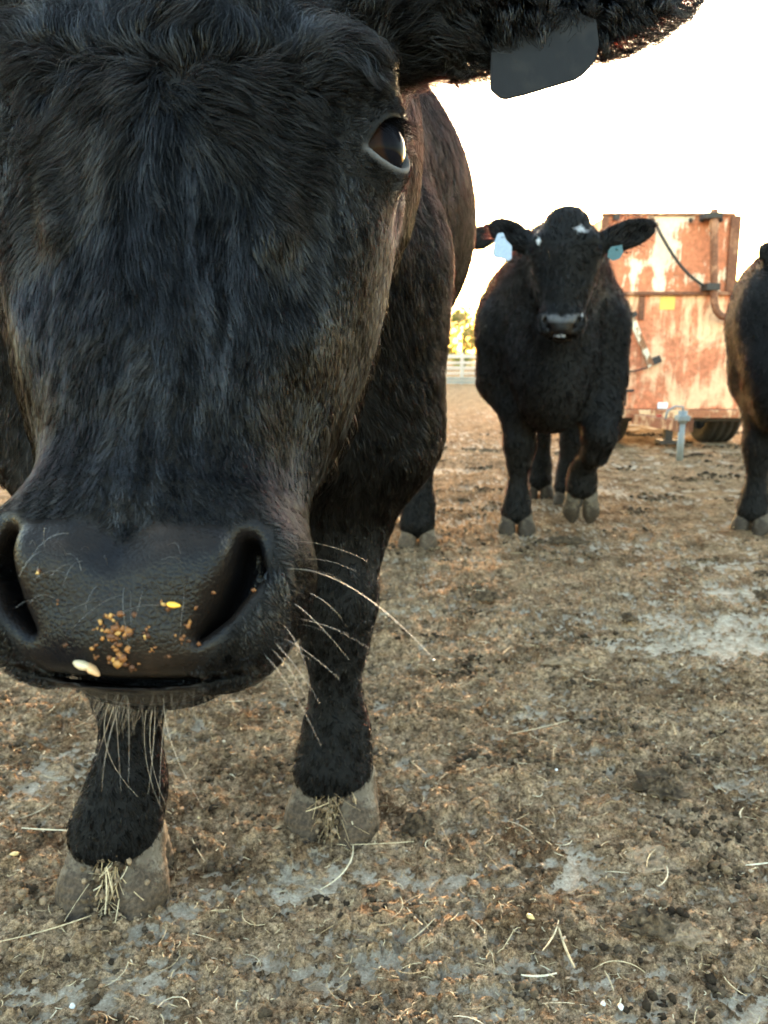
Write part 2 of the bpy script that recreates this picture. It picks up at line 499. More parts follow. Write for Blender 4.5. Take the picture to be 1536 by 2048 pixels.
def make_cow(spec):
    """spec: org (world), yaw, legs, torso scale, head frame; returns sdf in world space"""
    cy, sy = math.cos(spec['yaw']), math.sin(spec['yaw'])
    Rz = np.array([[cy, -sy, 0], [sy, cy, 0], [0, 0, 1.0]]); org = np.array(spec['org'])
    toL = lambda p: (p - org) @ Rz           # world -> cow space
    toW = lambda p: np.asarray(p) @ Rz.T + org
    Mh = spec['head']; hs = spec.get('hs', 1.0)
    toH = lambda p: ((p - Mh[:3, 3]) @ Mh[:3, :3]) / hs
    hb = toL(Mh[:3, 3] + (Mh[:3, :3] @ np.array([0, .03, -.11])) * hs)
    hj = toL(Mh[:3, 3] + (Mh[:3, :3] @ np.array([0, -.02, -.16])) * hs)
    k = spec.get('k', 1.0); nk = spec['neck']; tl = spec.get('tl', 1.0)
    def f(pw):
        p = toL(pw)
        cw = spec.get('cw', 1.0)
        d = ell(p, (0, .06, .83 * k), (.235 * cw, .30, .33 * k))
        d = smin(d, ell(p, (0, .60 * tl, spec.get('bz', .80) * k), (spec.get('belly', .33), .60 * tl, spec.get('bh', .34) * k)), .12)
        d = smin(d, ell(p, (0, 1.20 * tl, .86 * k), (spec.get('hip', .27), .36, .28 * k)), .12)
        d = smin(d, ell(p, (0, -.14, .60 * k), (.13, .18, .19)), .10)
        d = smin(d, cone(p, (0, -.02, .90 * k), nk, .225 * cw, .165 * cw), .08)
        d = smin(d, cone(p, nk, hb, .165 * cw, .105 * hs), .06)
        d = smin(d, cone(p, (0, -.12, .70 * k), hj, .14 * cw, .065 * hs), .10)
        for j in spec['legs']:
            d = smin(d, limb(p, j), .07)
        if 'tail' in spec: d = smin(d, limb(p, spec['tail']), .03)
        q = toH(pw)
        near = np.linalg.norm(q - np.array([0, -.05, -.06]), axis=1) < .75
        hd = np.full(len(pw), 9.0)
        if near.any(): hd[near] = head_sdf(q[near], spec['ears'], spec.get('fine', False)) * hs
        d = smin(d, hd, .035)
        return d
    return f, toL, toW, toH

def front_leg(x, y, lift=None, knee_dx=0, sh=.17, ur=.125):
    s = 1 if x > 0 else -1
    return [((s * sh, .06, .80), ur), ((s * sh, .10, .60), ur * .88), ((x * .98, .055 + y, .47), .076), ((x + knee_dx, y + .005, .345), .056),
            ((x + knee_dx * .9, y + .012, .28), .041), ((x + knee_dx * .6, y + .018, .19), .032), ((x + knee_dx * .35, y + .016, .140), .044), ((x - .013, y - .002, .088), .041), ((x + .013, y - .002, .086), .041)]
def hind_leg(x, y, th=.19, tx=.15):
    s = 1 if x > 0 else -1
    return [((s * tx, y - .12, .80), th), ((s * (tx + .03), y - .22, .62), th * .63), ((x, y + .10, .46), .075), ((x, y + .09, .40), .062),
            ((x, y + .05, .28), .044), ((x, y + .035, .15), .055), ((x - .014, y + .002, .088), .046), ((x + .014, y + .002, .086), .046)]

# ---------------------------------------------------------------- cattle: materials
def hide_mat(name, tint=(0.010, 0.0095, 0.0095), rough=0.62):
    m, nt = mat_new(name)
    n = noise_n(nt, 90, 4, 0.7, geovec(nt)); n2 = noise_n(nt, 9, 3, 0.5, geovec(nt))
    c = mixc(nt, n2, tint, tuple(x * 2.0 for x in tint))
    pbsdf(nt, c, rough, 0.35, 0, bump(nt, n, 0.5, 0.003), Sheen_Weight=0.05, Sheen_Roughness=0.4); return m
HIDE = hide_mat("black_hide")

def hair_mat(name, rough=0.34, melanin=1.0, red=0.0, light=None, ior=1.5):
    m, nt = mat_new(name)
    h = N(nt, "ShaderNodeBsdfHairPrincipled"); h.model = 'CHIANG'
    if light is None:
        h.parametrization = 'MELANIN'
        a = attr_n(nt, "shade")
        r = N(nt, "ShaderNodeMapRange"); L(nt, a.outputs["Fac"], r.inputs[0])
        r.inputs[3].default_value = melanin; r.inputs[4].default_value = melanin - 0.03
        L(nt, r.outputs[0], h.inputs["Melanin"]); h.inputs["Melanin Redness"].default_value = red
        h.inputs["Random Color"].default_value = 0.0
    else:
        h.parametrization = 'COLOR'; h.inputs["Color"].default_value = (*light, 1)
    if light is None:
        r2 = N(nt, "ShaderNodeMapRange"); L(nt, a.outputs["Fac"], r2.inputs[0]); r2.inputs[3].default_value = 1.0 + (ior - 1) * .30; r2.inputs[4].default_value = 1.0 + (ior - 1) * 2.6
        L(nt, r2.outputs[0], h.inputs["IOR"])
    h.inputs["Roughness"].default_value = rough; h.inputs["Radial Roughness"].default_value = 0.5
    h.inputs["Coat"].default_value = 0.0; h.inputs["IOR"].default_value = ior
    h.inputs["Random Roughness"].default_value = 0.4
    o = N(nt, "ShaderNodeOutputMaterial"); L(nt, h.outputs[0], o.inputs[0]); return m
FUR = hair_mat("black_fur", 0.14, ior=1.30)
WHISK = hair_mat("pale_whisker", 0.3, light=(0.16, 0.14, 0.115)); BEARD = hair_mat("chin_hair", 0.35, light=(0.03, 0.023, 0.017))

# bare parts of the head: nose pad, lid rims
m, nt = mat_new("black_face_skin")
pad = attr_n(nt, "pad").outputs["Fac"]; lid = attr_n(nt, "lid").outputs["Fac"]
gv = geovec(nt)
vor = N(nt, "ShaderNodeTexVoronoi"); vor.inputs["Scale"].default_value = 420; L(nt, gv, vor.inputs["Vector"]); vor.feature = 'DISTANCE_TO_EDGE'
cob = N(nt, "ShaderNodeMapRange"); L(nt, vor.outputs[0], cob.inputs[0]); cob.inputs[1].default_value = 0.0; cob.inputs[2].default_value = 0.25
n1 = noise_n(nt, 120, 5, 0.7, gv); n2 = noise_n(nt, 22, 4, 0.6, gv)
padc = ramp(nt, n2, [(0.35, (.004, .004, .005)), (0.55, (.010, .0075, .006)), (0.75, (.026, .017, .012))])
hidec = mixc(nt, n1, (.003, .003, .003), (.008, .0075, .0075))
lid_sheenc = mixc(nt, n1, (.025, .025, .027), (.12, .115, .115))
c = mixc(nt, lid, mixc(nt, pad, hidec, padc), lid_sheenc)
b1 = bump(nt, cob.outputs[0], 0.25, 0.0008); b2 = bump(nt, n1, 0.5, 0.0012, bump(nt, n2, 0.5, 0.004, b1))
rg_ = N(nt, "ShaderNodeMapRange"); L(nt, pad, rg_.inputs[0]); rg_.inputs[3].default_value = 0.75; rg_.inputs[4].default_value = 0.24
pbsdf(nt, c, rg_.outputs[0], 0.13, 0, b2)
FACE = m

m, nt = mat_new("hoof_horn")
gv = objvec(nt); n1 = noise_n(nt, 30, 6, 0.7, gv); n2 = noise_n(nt, 200, 3, 0.6, gv)
sx = N(nt, "ShaderNodeSeparateXYZ"); L(nt, gv, sx.inputs[0])
mp = N(nt, "ShaderNodeMapping"); L(nt, gv, mp.inputs[0]); mp.inputs["Scale"].default_value = (150, 150, 12)
n3 = noise_n(nt, 1.0, 3, 0.6, mp.outputs[0])
c = ramp(nt, n1, [(0.3, (.030, .020, .012)), (0.48, (.075, .054, .035)), (0.62, (.145, .115, .082))])
c = mixc(nt, mixc(nt, n3, (0, 0, 0), (0.5, 0.5, 0.5)), c, (.15, .122, .088))
dz_ = N(nt, "ShaderNodeMath"); dz_.operation = 'MULTIPLY_ADD'; L(nt, sx.outputs[2], dz_.inputs[0]); dz_.inputs[1].default_value = -3.2; L(nt, noise_n(nt, 34, 6, 0.8, gv), dz_.inputs[2])
dirt = ramp(nt, dz_.outputs[0], [(0.26, (0, 0, 0)), (0.34, (1, 1, 1))])
c = mixc(nt, dirt, c, ramp(nt, n2, [(.35, (.022, .014, .008)), (.65, (.075, .05, .03))]))
pbsdf(nt, c, 0.75, 0.3, 0, bump(nt, n3, 0.4, 0.003, bump(nt, n2, 0.4, 0.002)))
HOOF = m
HOOF2 = m.copy(); HOOF2.name = "muddy_hoof_horn"
for n_ in HOOF2.node_tree.nodes:
    if n_.type == 'VALTORGB':
        for e_ in n_.color_ramp.elements: e_.color = (*[x * .5 if max(e_.color[:3]) < .5 else x for x in e_.color[:3]], 1)

m, nt = mat_new("eye_cornea")
gv = objvec(nt)
dp = N(nt, "ShaderNodeVectorMath"); dp.operation = 'DOT_PRODUCT'; L(nt, gv, dp.inputs[0]); dp.inputs[1].default_value = (0, 0, 1)
c = ramp(nt, dp.outputs["Value"], [(0.0, (.008, .005, .004)), (0.60, (.012, .007, .005)), (0.82, (.018, .009, .006)), (0.9, (.005, .005, .007))])
for e in [n for n in nt.nodes if n.type == 'VALTORGB'][0].color_ramp.elements: pass
pbsdf(nt, c, 0.06, 0.018, 0, None)
EYE = m
CLAW = claw_mesh(); CLAW2 = CLAW.copy()

def eyeball(parent, Mh, hs, side):
    c = E_C.copy(); dd = E_D.copy()
    c[0] *= side; dd[0] *= side
    me = bpy.data.meshes.new("eyeball"); import bmesh
    bm = bmesh.new(); bmesh.ops.create_uvsphere(bm, u_segments=48, v_segments=32, radius=1.0)
    for v in bm.verts:
        if v.co.z > 0.72: v.co += v.co * 0.10 * (v.co.z - 0.72) / 0.28
    for f in bm.faces: f.smooth = True
    bm.to_mesh(me); bm.free()
    o = obj("eyeball", me, EYE, parent)
    wc = Mh[:3, :3] @ c * hs + Mh[:3, 3]; wd = Mh[:3, :3] @ dd
    o.matrix_world = Matrix.Translation(Vector(wc)) @ Vector(wd).to_track_quat('Z', 'Y').to_matrix().to_4x4() @ Matrix.Scale((E_R - .0015) * hs, 4)
    return o

def place_hoof(parent, toW, yaw, x, y, z=0.0, tilt=0.0, sc=1.0, mat=None):
    o = obj("hoof", CLAW2 if mat is not None else CLAW, mat or HOOF, parent)
    o.location = Vector(toW(np.array([x, y, z]))); o.rotation_euler = (tilt, 0, yaw); o.scale = (sc, sc, sc)
    return o

# ---------------------------------------------------------------- the curious animal right before the camera
th = R(13.0); rl = R(2.0)
u0 = CR * math.cos(rl) - CU * math.sin(rl); v0 = CU * math.cos(rl) + CR * math.sin(rl); w0 = -CF
v1 = v0 * math.cos(th) - w0 * math.sin(th); w1 = w0 * math.cos(th) + v0 * math.sin(th)
MH, _ = frame(P(325, 290, .405), u0, v1, w1)

YAW = R(-5)
ORG = np.array([-.215, 1.02, 0.0])
cyw, syw = math.cos(YAW), math.sin(YAW)
Rz_ = np.array([[cyw, -syw, 0], [syw, cyw, 0], [0, 0, 1.0]])
def loc_(p): return (np.asarray(p) - ORG) @ Rz_
FL = loc_(G(244, 1778)); FR = loc_(G(672, 1645)); HR = loc_(G(836, 1096))
def toH0(p): return (p - MH[:3, 3]) @ MH[:3, :3]
MIR = np.array([-1, 1, 1.0]); EAR0 = toH0(P(790, 5, .505)); EAR1 = toH0(P(1395, -75, .515)); print('ear', EAR0, EAR1)
nk_ = loc_(np.array([-.15, .72, .86]))
spec = dict(yaw=YAW, org=ORG, head=MH, hs=1.0, k=1.06, neck=tuple(nk_), belly=.335, hip=.20, bz=.90, bh=.30, tl=1.2, fine=True,
    legs=[front_leg(FL[0], FL[1], knee_dx=.028, sh=.215, ur=.15), front_leg(FR[0], FR[1], sh=.17), hind_leg(HR[0], HR[1], .14, .09), hind_leg(-.17, HR[1] + .25, .15, .12)],
    ears=[(EAR0, EAR1, .046, (0, -.35, .94), .019), (EAR0 * MIR, EAR1 * MIR, .046, (0, -.35, .94), .019)])
print("feet", FL, FR, HR)
fcow, toL, toW, toH = make_cow(spec)
lo = np.array([-.52, -.6, .04]); hi = np.array([.52, 2.15, 1.35])
MB_ = np.eye(4); MB_[:3, :3] = Rz_; MB_[:3, 3] = ORG
gb = SdfGrid(fcow, lo, hi, .012, MB_)
gh = SdfGrid(fcow, (-.32, -.32, -.20), (.32, .22, .05), .004, MH)
gn = SdfGrid(fcow, (-.10, -.295, -.08), (.10, -.175, .03), .0018, MH)
ge = SdfGrid(fcow, (.072, .0, -.075), (.14, .070, -.005), .0013, MH)
GR = [gb, gh, gn, ge]
V, Q = nested_mesh(GR)
near_cow = empty("cow", tuple(ORG))
tag(near_cow, "black cow filling the picture, head lowered into the camera with feed crumbs on its nose", "cow", "black cattle in the yard")
me = mesh_np("body", V, Q)
H = toH(V); ua = np.abs(H[:, 0])

def pad_mask(Hh):
    u = np.abs(Hh[:, 0]); v = Hh[:, 1]; w = Hh[:, 2]
    side = np.interp(v, [-.268, -.25, -.235, -.215, -.2, -.185], [.036, .033, .043, .053, .052, .03])
    top = -.1955 - .010 * np.exp(-(u / .008) ** 2) + .05 * np.maximum(u - .035, 0)
    m = sstep(.004, -.004, u - side) * sstep(.003, -.003, v - top) * sstep(-.07, -.055, w)
    nos = sstep(.012, .006, np.minimum(seg2(np.stack([u, v], -1), (.0575, -.199), (.0545, -.222), .0, .0), seg2(np.stack([u, v], -1), (.0545, -.222), (.033, -.252), .0, .0)))
    return np.clip(np.maximum(m, nos * sstep(-.07, -.055, w)), 0, 1)
def lid_mask(Hh):
    q2 = Hh.copy(); q2[:, 0] = np.abs(q2[:, 0]); q2 = q2 - E_C
    a = q2 @ E_T; b = q2 @ E_S; o = q2 @ E_D
    lens = np.maximum(np.hypot(a, b - .0125) - LR, np.hypot(a, b + .0125) - LR)
    return sstep(.0045, .0018, lens) * (o > 0), b
attr(me, "pad", pad_mask(H)); lm_, lb_ = lid_mask(H)
attr(me, "lid", lm_ * sstep(.004, -.004, lb_))
me.materials.append(FACE)
body = obj("body", me, None, near_cow); body.matrix_parent_inverse = Matrix.Translation(-near_cow.location)
def adopt(o, parent):
    o.parent = parent; o.matrix_parent_inverse = Matrix.Translation(-parent.location); return o
def proj(p):
    q = p - CAMP; d = q @ CF
    return 768 + (q @ CR) / d * FPX, 1024 - (q @ CU) / d * FPX, d

rh = np.random.default_rng(11)
def head_field(pw):
    h = toH(pw); u, v, w = h[:, 0], h[:, 1], h[:, 2]
    s = np.sign(u); a = np.abs(u)
    ru, rv = u - .004, v - .034
    rr = np.hypot(ru, rv) + 1e-6
    du, dv = ru / rr, rv / rr
    sw = np.exp(-rr / .05) * .5                                  # slight spin close to the whorl
    du, dv = du * np.cos(sw) - dv * np.sin(sw), du * np.sin(sw) + dv * np.cos(sw)
    low = sstep(.0, -.10, v)
    du = du * (1 - low) + low * (s * np.minimum(a * 5.5, .55)); dv = dv * (1 - low) - low * .9
    dw = np.zeros_like(du)
    ck = sstep(.066, .09, a) * sstep(.03, -.02, v)               # cheek runs down and back
    du = du * (1 - ck) + s * .25 * ck; dv = dv * (1 - ck) - ck; dw = dw * (1 - ck) - .35 * ck
    rid = np.exp(-((a - .068) / .012) ** 2 - ((v + .01) / .028) ** 2)
    du = du + s * rid * .9; dv = dv + rid * .2
    mz = sstep(-.15, -.19, v) * sstep(.045, .065, a)             # muzzle sides sweep outward
    du = du * (1 - mz) + s * .7 * mz; dv = dv * (1 - mz) - .55 * mz; dw = dw * (1 - mz) - .5 * mz
    up = sstep(.03, .07, v) * sstep(.075, .05, a)
    dv = dv + up * .5
    e = sstep(.125, .15, a) * sstep(.06, .08, v)                 # ear
    du = du * (1 - e) + s * .55 * e; dv = dv * (1 - e) - .75 * e; dw = dw * (1 - e)
    n1 = vnoise(h, 28, 3) - .5; n2 = vnoise(h, 75, 5) - .5
    an = (n1 * .9 + n2 * .6) * (1 + 1.5 * sstep(-.02, .06, v))
    du, dv = du * np.cos(an) - dv * np.sin(an), du * np.sin(an) + dv * np.cos(an)
    return np.stack([du, dv, dw], -1) @ MH[:3, :3].T
def body_field(pw):
    p = toL(pw); n1 = vnoise(p, 9, 3) - .5; n2 = vnoise(p, 30, 7) - .5
    leg = sstep(.5, .4, p[:, 2])
    d = np.stack([n1 * .9 + n2 * .6, .55 * (1 - leg) + .1, -1 + 0 * n1], -1)
    return unit(d) @ Rz_.T
def is_head(pw):
    h = toH(pw)
    return (np.abs(h[:, 0]) < .32) & (h[:, 1] > -.32) & (h[:, 1] < .22) & (h[:, 2] > -.14) & (h[:, 2] < .06)

def w_head(c, n):
    h = toH(c); lm, _ = lid_mask(h); w = is_head(c) * 1.0
    w *= 1 - np.clip(pad_mask(h) * 1.5, 0, 1); w *= 1 - np.clip(lm * 1.2, 0, 1)
    q2 = h.copy(); q2[:, 0] = np.abs(q2[:, 0]); q2 = q2 - E_C
    o = q2 @ E_D; lens = np.maximum(np.hypot(q2 @ E_T, q2 @ E_S - .0125) - LR, np.hypot(q2 @ E_T, q2 @ E_S + .0125) - LR)
    w *= 1 - ((lens < .001) & (o > 0))
    px, py, d = proj(c); vis = (px > -220) & (px < 1600) & (py > -260)
    fac = (unit(CAMP - c) * n).sum(1)
    return w * np.where(vis, 1, .25) * sstep(-.55, -.1, fac)
nH = 160000
r0 = surf_roots(V, Q, nH, w_head, rh); h = toH(r0); a = np.abs(h[:, 0]); v_ = h[:, 1]
ear = sstep(.125, .16, a) * sstep(.06, .08, v_)
ln = np.interp(v_, [-.27, -.2, -.15, -.08, -.02, .03, .1, .2], [.003, .004, .007, .010, .0145, .021, .032, .036])
chk = sstep(.06, .09, a) * sstep(.06, .02, v_)
ln = ln * (1 - chk) + np.minimum(ln, .009) * chk
eyed = np.linalg.norm(np.stack([a, v_, h[:, 2]], -1) - E_C, axis=1)
ln *= .3 + .7 * sstep(.028, .055, eyed)
ln = ln * (1 - ear) + ear * np.where(v_ < .115, .034, .018)
ln *= .65 + .6 * rh.random(nH)
rise = np.interp(v_, [-.25, -.1, .0, .05], [.22, .13, .18, .38]) * (.5 + 1.0 * rh.random(nH)); rise = np.where(ear > .5, .5 + .4 * rh.random(nH), rise)
wd = np.full(nH, .00014) * (.7 + .6 * rh.random(nH))
pts, rad, ck = grow(GR, r0, head_field, ln, rise, wd, rh, k=7, clump=.28 + .34 * sstep(-.03, .06, v_), nclump=4200, curl=.10 + .35 * sstep(.02, .09, v_), curlf=1.1, jitter=.12)
stk = vnoise(np.stack([h[:, 0] * 190, v_ * 26, 0 * v_], -1), 1.0, 77); stk2 = vnoise(np.stack([h[:, 0] * 60, v_ * 12, 0 * v_], -1), 1.0, 78)
sh = np.clip(.36 * sstep(.35, .9, stk) * (.5 + .8 * stk2) + .18 * rh.random(5000)[ck] ** 1.3 + .45 * rh.random(nH) ** 2, 0, 1)
o = hair_obj("face_fur", pts, rad, FUR, None, sh); adopt(o, near_cow)

def w_body(c, n):
    px, py, d = proj(c); vis = (px > -150) & (px < 1650) & (py > -150) & (py < 2150) & (d > 0)
    fac = (unit(CAMP - c) * n).sum(1)
    hid = (px < 560) & (px > 90) & (py < 1330)
    w = np.where(vis, 1.0, .30) * sstep(-.35, .0, fac) * np.where(hid, .22, 1.0) * (~is_head(c))
    p = toL(c)
    return w * np.where((p[:, 2] < .42), 2.2, 1.0) / np.maximum(d, .3) ** .5 * (p[:, 2] > .055) * np.where((px > 760) & (py < 1120), 2.2, 1.0)
nB = 120000
r0 = surf_roots(V, Q, nB, w_body, rh); p = toL(r0); leg = sstep(.5, .4, p[:, 2])
ln = (.024 * (1 - leg) + .009 * leg) * (.6 + .7 * rh.random(nB))
pts, rad, ck = grow(GR, r0, body_field, ln, .24 * (.5 + rh.random(nB)), np.full(nB, .00032) * (.7 + .6 * rh.random(nB)), rh, k=5, clump=.45, nclump=5000, curl=.2, jitter=.2)
sh = np.clip(.22 * rh.random(6000)[ck] ** 2 + .45 * rh.random(nB) ** 2.5, 0, 1)
o = hair_obj("body_fur", pts, rad, FUR, None, sh); adopt(o, near_cow)

for side in (1, -1):
    e = eyeball(None, MH, 1.0, side); mw = e.matrix_world.copy(); e.parent = near_cow; e.matrix_parent_inverse = Matrix.Translation(-near_cow.location)
for j, (x, y, zr) in enumerate([(FL[0], FL[1], 0), (FR[0], FR[1], 0), (HR[0], HR[1], 0), (-.17, HR[1] + .25, 0)]):
    adopt(place_hoof(None, toW, YAW + [.12, -.05, 0, 0][j], x, y - .004, 0.0, sc=.98), near_cow)

# ---------------------------------------------------------------- ground: dried dung and soil over pale concrete
BARE = [(850, 1775, .22, .030, .8), (640, 1790, .16, .03, .9), (1190, 1760, .05, .05, .9), (1430, 1790, .18, .05, .8), (1480, 1290, .26, .22, 1.4), (1250, 1290, .22, .08, .7),
        (1500, 1200, .3, .12, 1.3), (880, 943, .5, .12, 1.3), (1330, 985, .7, .22, .9), (1080, 1440, .10, .05, .6), (780, 1150, .25, .08, .9), (1150, 1140, .5, .02, .9),
        (380, 1840, .10, .03, .7), (500, 1960, .22, .05, .8), (180, 2030, .1, .04, .9), (780, 1990, .2, .06, .5), (20, 1960, .08, .1, .5), (1380, 1132, .35, .016, 1.2), (880, 1125, .4, .012, 1.2),
        (1000, 1020, .4, .05, .6), (1440, 1000, .5, .1, .7), (420, 1420, .2, .1, .25), (960, 1660, .12, .04, .6)]
BAREP = [(G(a, b)[:2], sx_, sy_, k_) for a, b, sx_, sy_, k_ in BARE]
def dirt_t(xy):
    t = .63 + .65 * (fbm(xy * np.array([.6, 1.7]), 2.3, 4, 21) - .5) + .65 * (fbm(xy, 11, 4, 31) - .5) + 1.0 * (fbm(xy * np.array([1, 1.5]), 60, 3, 41) - .5) + .5 * (vnoise(xy * np.array([1, 2.6]), 150, 43) - .5)
    for (c, sx_, sy_, k_) in BAREP:
        t = t - k_ * .30 * np.exp(-((xy[:, 0] - c[0]) / sx_) ** 2 - ((xy[:, 1] - c[1]) / sy_) ** 2)
    return t
def ground_h(xy):
    t = dirt_t(xy); far = sstep(14, 4, xy[:, 1])
    cov = sstep(.32, .46, t)
    lump = np.maximum(fbm(xy, 26, 3, 51) - .48, 0) * .020 + np.maximum(fbm(xy, 80, 3, 61) - .42, 0) * .016 + np.maximum(vnoise(xy, 180, 71) - .3, 0) * .013
    crust = np.maximum(fbm(xy, 7, 3, 81) - .5, 0) * .035
    und = .010 * (fbm(xy, 5.5, 2, 87) - .5); z = und + .005 + cov * (.0015 + lump * (.45 + .9 * np.clip(t, 0, 1)) + crust) + (1 - cov) * .0012 * vnoise(xy, 240, 91)
    return z * far, cov, t
xs = [0.0]; 
def axis_pts(lo, f0, f1, hi, st, g):
    mid = list(np.arange(f0, f1, st)); r = [mid[-1]]; s_ = st
    while r[-1] < hi: s_ *= g; r.append(r[-1] + s_)
    l = [mid[0]]; s_ = st
    while l[-1] > lo: s_ *= g; l.append(l[-1] - s_)
    return np.array(l[:0:-1] + mid + r[1:])
gx = axis_pts(-1800, -.72, 1.10, 1800, .0052, 1.06)
gy = axis_pts(-60, .45, 1.70, 1800, .0050, 1.022)
XX, YY = np.meshgrid(gx, gy, indexing='xy'); XY = np.stack([XX.ravel(), YY.ravel()], -1)
near = (np.abs(XY[:, 0]) < 12) & (XY[:, 1] < 16) & (XY[:, 1] > -1)
z = np.zeros(len(XY)); cov = np.full(len(XY), .9); tt = np.full(len(XY), .7)
z[near], cov[near], tt[near] = ground_h(XY[near])
fz = sstep(6, 14, XY[:, 1]); cov = cov * (1 - fz) + .85 * fz
nx_, ny_ = len(gx), len(gy)
ii = np.arange(nx_ * ny_).reshape(ny_, nx_)
Qg = np.stack([ii[:-1, :-1], ii[:-1, 1:], ii[1:, 1:], ii[1:, :-1]], -1).reshape(-1, 4)
print("ground quads", len(Qg))
me = mesh_np("ground", np.concatenate([XY, z[:, None]], 1), Qg)
attr(me, "cover", cov); attr(me, "thick", np.clip(tt, 0, 1.2))
m, nt = mat_new("yard_ground")
gv = geovec(nt); cv = attr_n(nt, "cover").outputs["Fac"]; tk = attr_n(nt, "thick").outputs["Fac"]
nA = noise_n(nt, 3.0, 5, 0.6, gv); nB_ = noise_n(nt, 45, 6, 0.75, gv); nC = noise_n(nt, 320, 4, 0.7, gv); nD = noise_n(nt, 14, 5, 0.65, gv)
soil = ramp(nt, nB_, [(0.30, (.068, .044, .026)), (0.43, (.220, .150, .093)), (0.56, (.385, .272, .175)), (0.74, (.56, .42, .29))])
red = ramp(nt, nD, [(0.52, (0, 0, 0)), (0.70, (.55, .55, .55))])
soil = mixc(nt, red, soil, (.30, .165, .09))
dk = ramp(nt, noise_n(nt, 7.5, 5, 0.65, gv), [(0.38, (.50, .46, .42)), (0.52, (.95, .93, .90)), (0.66, (1.2, 1.18, 1.12))])
soil = mixc(nt, 1.0, soil, dk, 'MULTIPLY')
nE = noise_n(nt, 650, 3, .7, gv); nF = noise_n(nt, 170, 4, .75, gv)
soil = mixc(nt, 1.0, soil, ramp(nt, nF, [(.36, (.30, .27, .24)), (.50, (.95, .95, .95)), (.68, (1.45, 1.42, 1.35))]), 'MULTIPLY')  # fine noise darkens the soil colour to suggest shaded crevices
soil = mixc(nt, 1.0, soil, ramp(nt, nE, [(.35, (.55, .53, .5)), (.62, (1.3, 1.28, 1.25))]), 'MULTIPLY')
conc = ramp(nt, nC, [(0.25, (.29, .225, .155)), (0.5, (.49, .40, .295)), (0.75, (.70, .61, .49))])
conc = mixc(nt, ramp(nt, nB_, [(0.42, (0, 0, 0)), (0.62, (.85, .85, .85))]), conc, (.23, .165, .105))
edge = N(nt, "ShaderNodeMath"); edge.operation = 'ADD'; L(nt, cv, edge.inputs[0])
e2 = N(nt, "ShaderNodeMath"); e2.operation = 'MULTIPLY_ADD'; L(nt, nC, e2.inputs[0]); e2.inputs[1].default_value = 1.9; e2.inputs[2].default_value = -.95; L(nt, e2.outputs[0], edge.inputs[1])
msk = ramp(nt, edge.outputs[0], [(0.35, (0, 0, 0)), (0.65, (1, 1, 1))])
c = mixc(nt, msk, conc, soil)
pbsdf(nt, c, 1.0, 0.0, 0, bump(nt, nC, 0.9, 0.004, bump(nt, nB_, 0.7, 0.012)))
ground = tag(obj("ground", me, m), kind='structure')

# crumbs, chaff and straw too fine to count
def hz(xy): return ground_h(xy)[0]
ICO_V = []; 
gr_ = (1 + 5 ** .5) / 2
ICO_V = unit(np.array([(-1, gr_, 0), (1, gr_, 0), (-1, -gr_, 0), (1, -gr_, 0), (0, -1, gr_), (0, 1, gr_), (0, -1, -gr_), (0, 1, -gr_), (gr_, 0, -1), (gr_, 0, 1), (-gr_, 0, -1), (-gr_, 0, 1)], float))
ICO_F = np.array([(0, 11, 5), (0, 5, 1), (0, 1, 7), (0, 7, 10), (0, 10, 11), (1, 5, 9), (5, 11, 4), (11, 10, 2), (10, 7, 6), (7, 1, 8), (3, 9, 4), (3, 4, 2), (3, 2, 6), (3, 6, 8), (3, 8, 9), (4, 9, 5), (2, 4, 11), (6, 2, 10), (8, 6, 7), (9, 8, 1)])
rs = np.random.default_rng(5)
def scatter_xy(n, ymax=5.0, pw=2.0):
    """points thinning out with distance, over the strip the yard shows"""
    y = .45 + (ymax - .45) * rs.random(n) ** pw
    x = (rs.random(n) * 2 - 1) * (.30 + .56 * y)
    return np.stack([x, y], -1)
def clod_mesh(xy, size, flat, name, mat, colr):
    n = len(xy); zz = hz(xy)
    Rr = size[:, None, None] * (ICO_V[None] * (.6 + .8 * rs.random((n, 12, 1))))
    Rr[:, :, 2] *= flat[:, None]; st = .6 + .9 * rs.random((n, 1)); Rr[:, :, 0] *= st
    an = rs.random(n) * 6.28; ca, sa = np.cos(an)[:, None], np.sin(an)[:, None]
    X = Rr[:, :, 0] * ca - Rr[:, :, 1] * sa; Y = Rr[:, :, 0] * sa + Rr[:, :, 1] * ca
    Vv = np.stack([X + xy[:, :1], Y + xy[:, 1:], Rr[:, :, 2] + (zz + size * flat * .35)[:, None]], -1)
    F = (ICO_F[None] + (np.arange(n) * 12)[:, None, None]).reshape(-1, 3)
    me = mesh_np(name, Vv.reshape(-1, 3), None, F, smooth=False)
    attr(me, "shade", np.repeat(colr, 12)); return obj(name, me, mat)
m, nt = mat_new("soil_crumb"); sh_ = attr_n(nt, "shade").outputs["Fac"]; nn_ = noise_n(nt, 400, 4, .7, geovec(nt))
c = ramp(nt, sh_, [(0.0, (.035, .024, .015)), (0.35, (.13, .09, .055)), (0.70, (.29, .205, .13)), (0.92, (.34, .20, .11)), (1.0, (.48, .39, .28))])
pbsdf(nt, mixc(nt, 1.0, c, ramp(nt, nn_, [(.3, (.55, .55, .55)), (.7, (1.3, 1.3, 1.3))]), 'MULTIPLY'), .95, .1, 0, bump(nt, nn_, .8, .003)); CRUMB = m
xy = scatter_xy(110000, 6.5, 1.9); t = dirt_t(xy); xy = xy[(t + .25 * rs.random(len(t))) > .42][:60000]
sz = (.0008 + .0030 * rs.random(len(xy)) ** 4) * (.85 + .28 * xy[:, 1])
tag(clod_mesh(xy, sz, .28 + .4 * rs.random(len(xy)), "soil_crumbs", CRUMB, rs.random(len(xy))), "loose brown crumbs of soil and dung over the yard", "soil crumbs", kind="stuff")
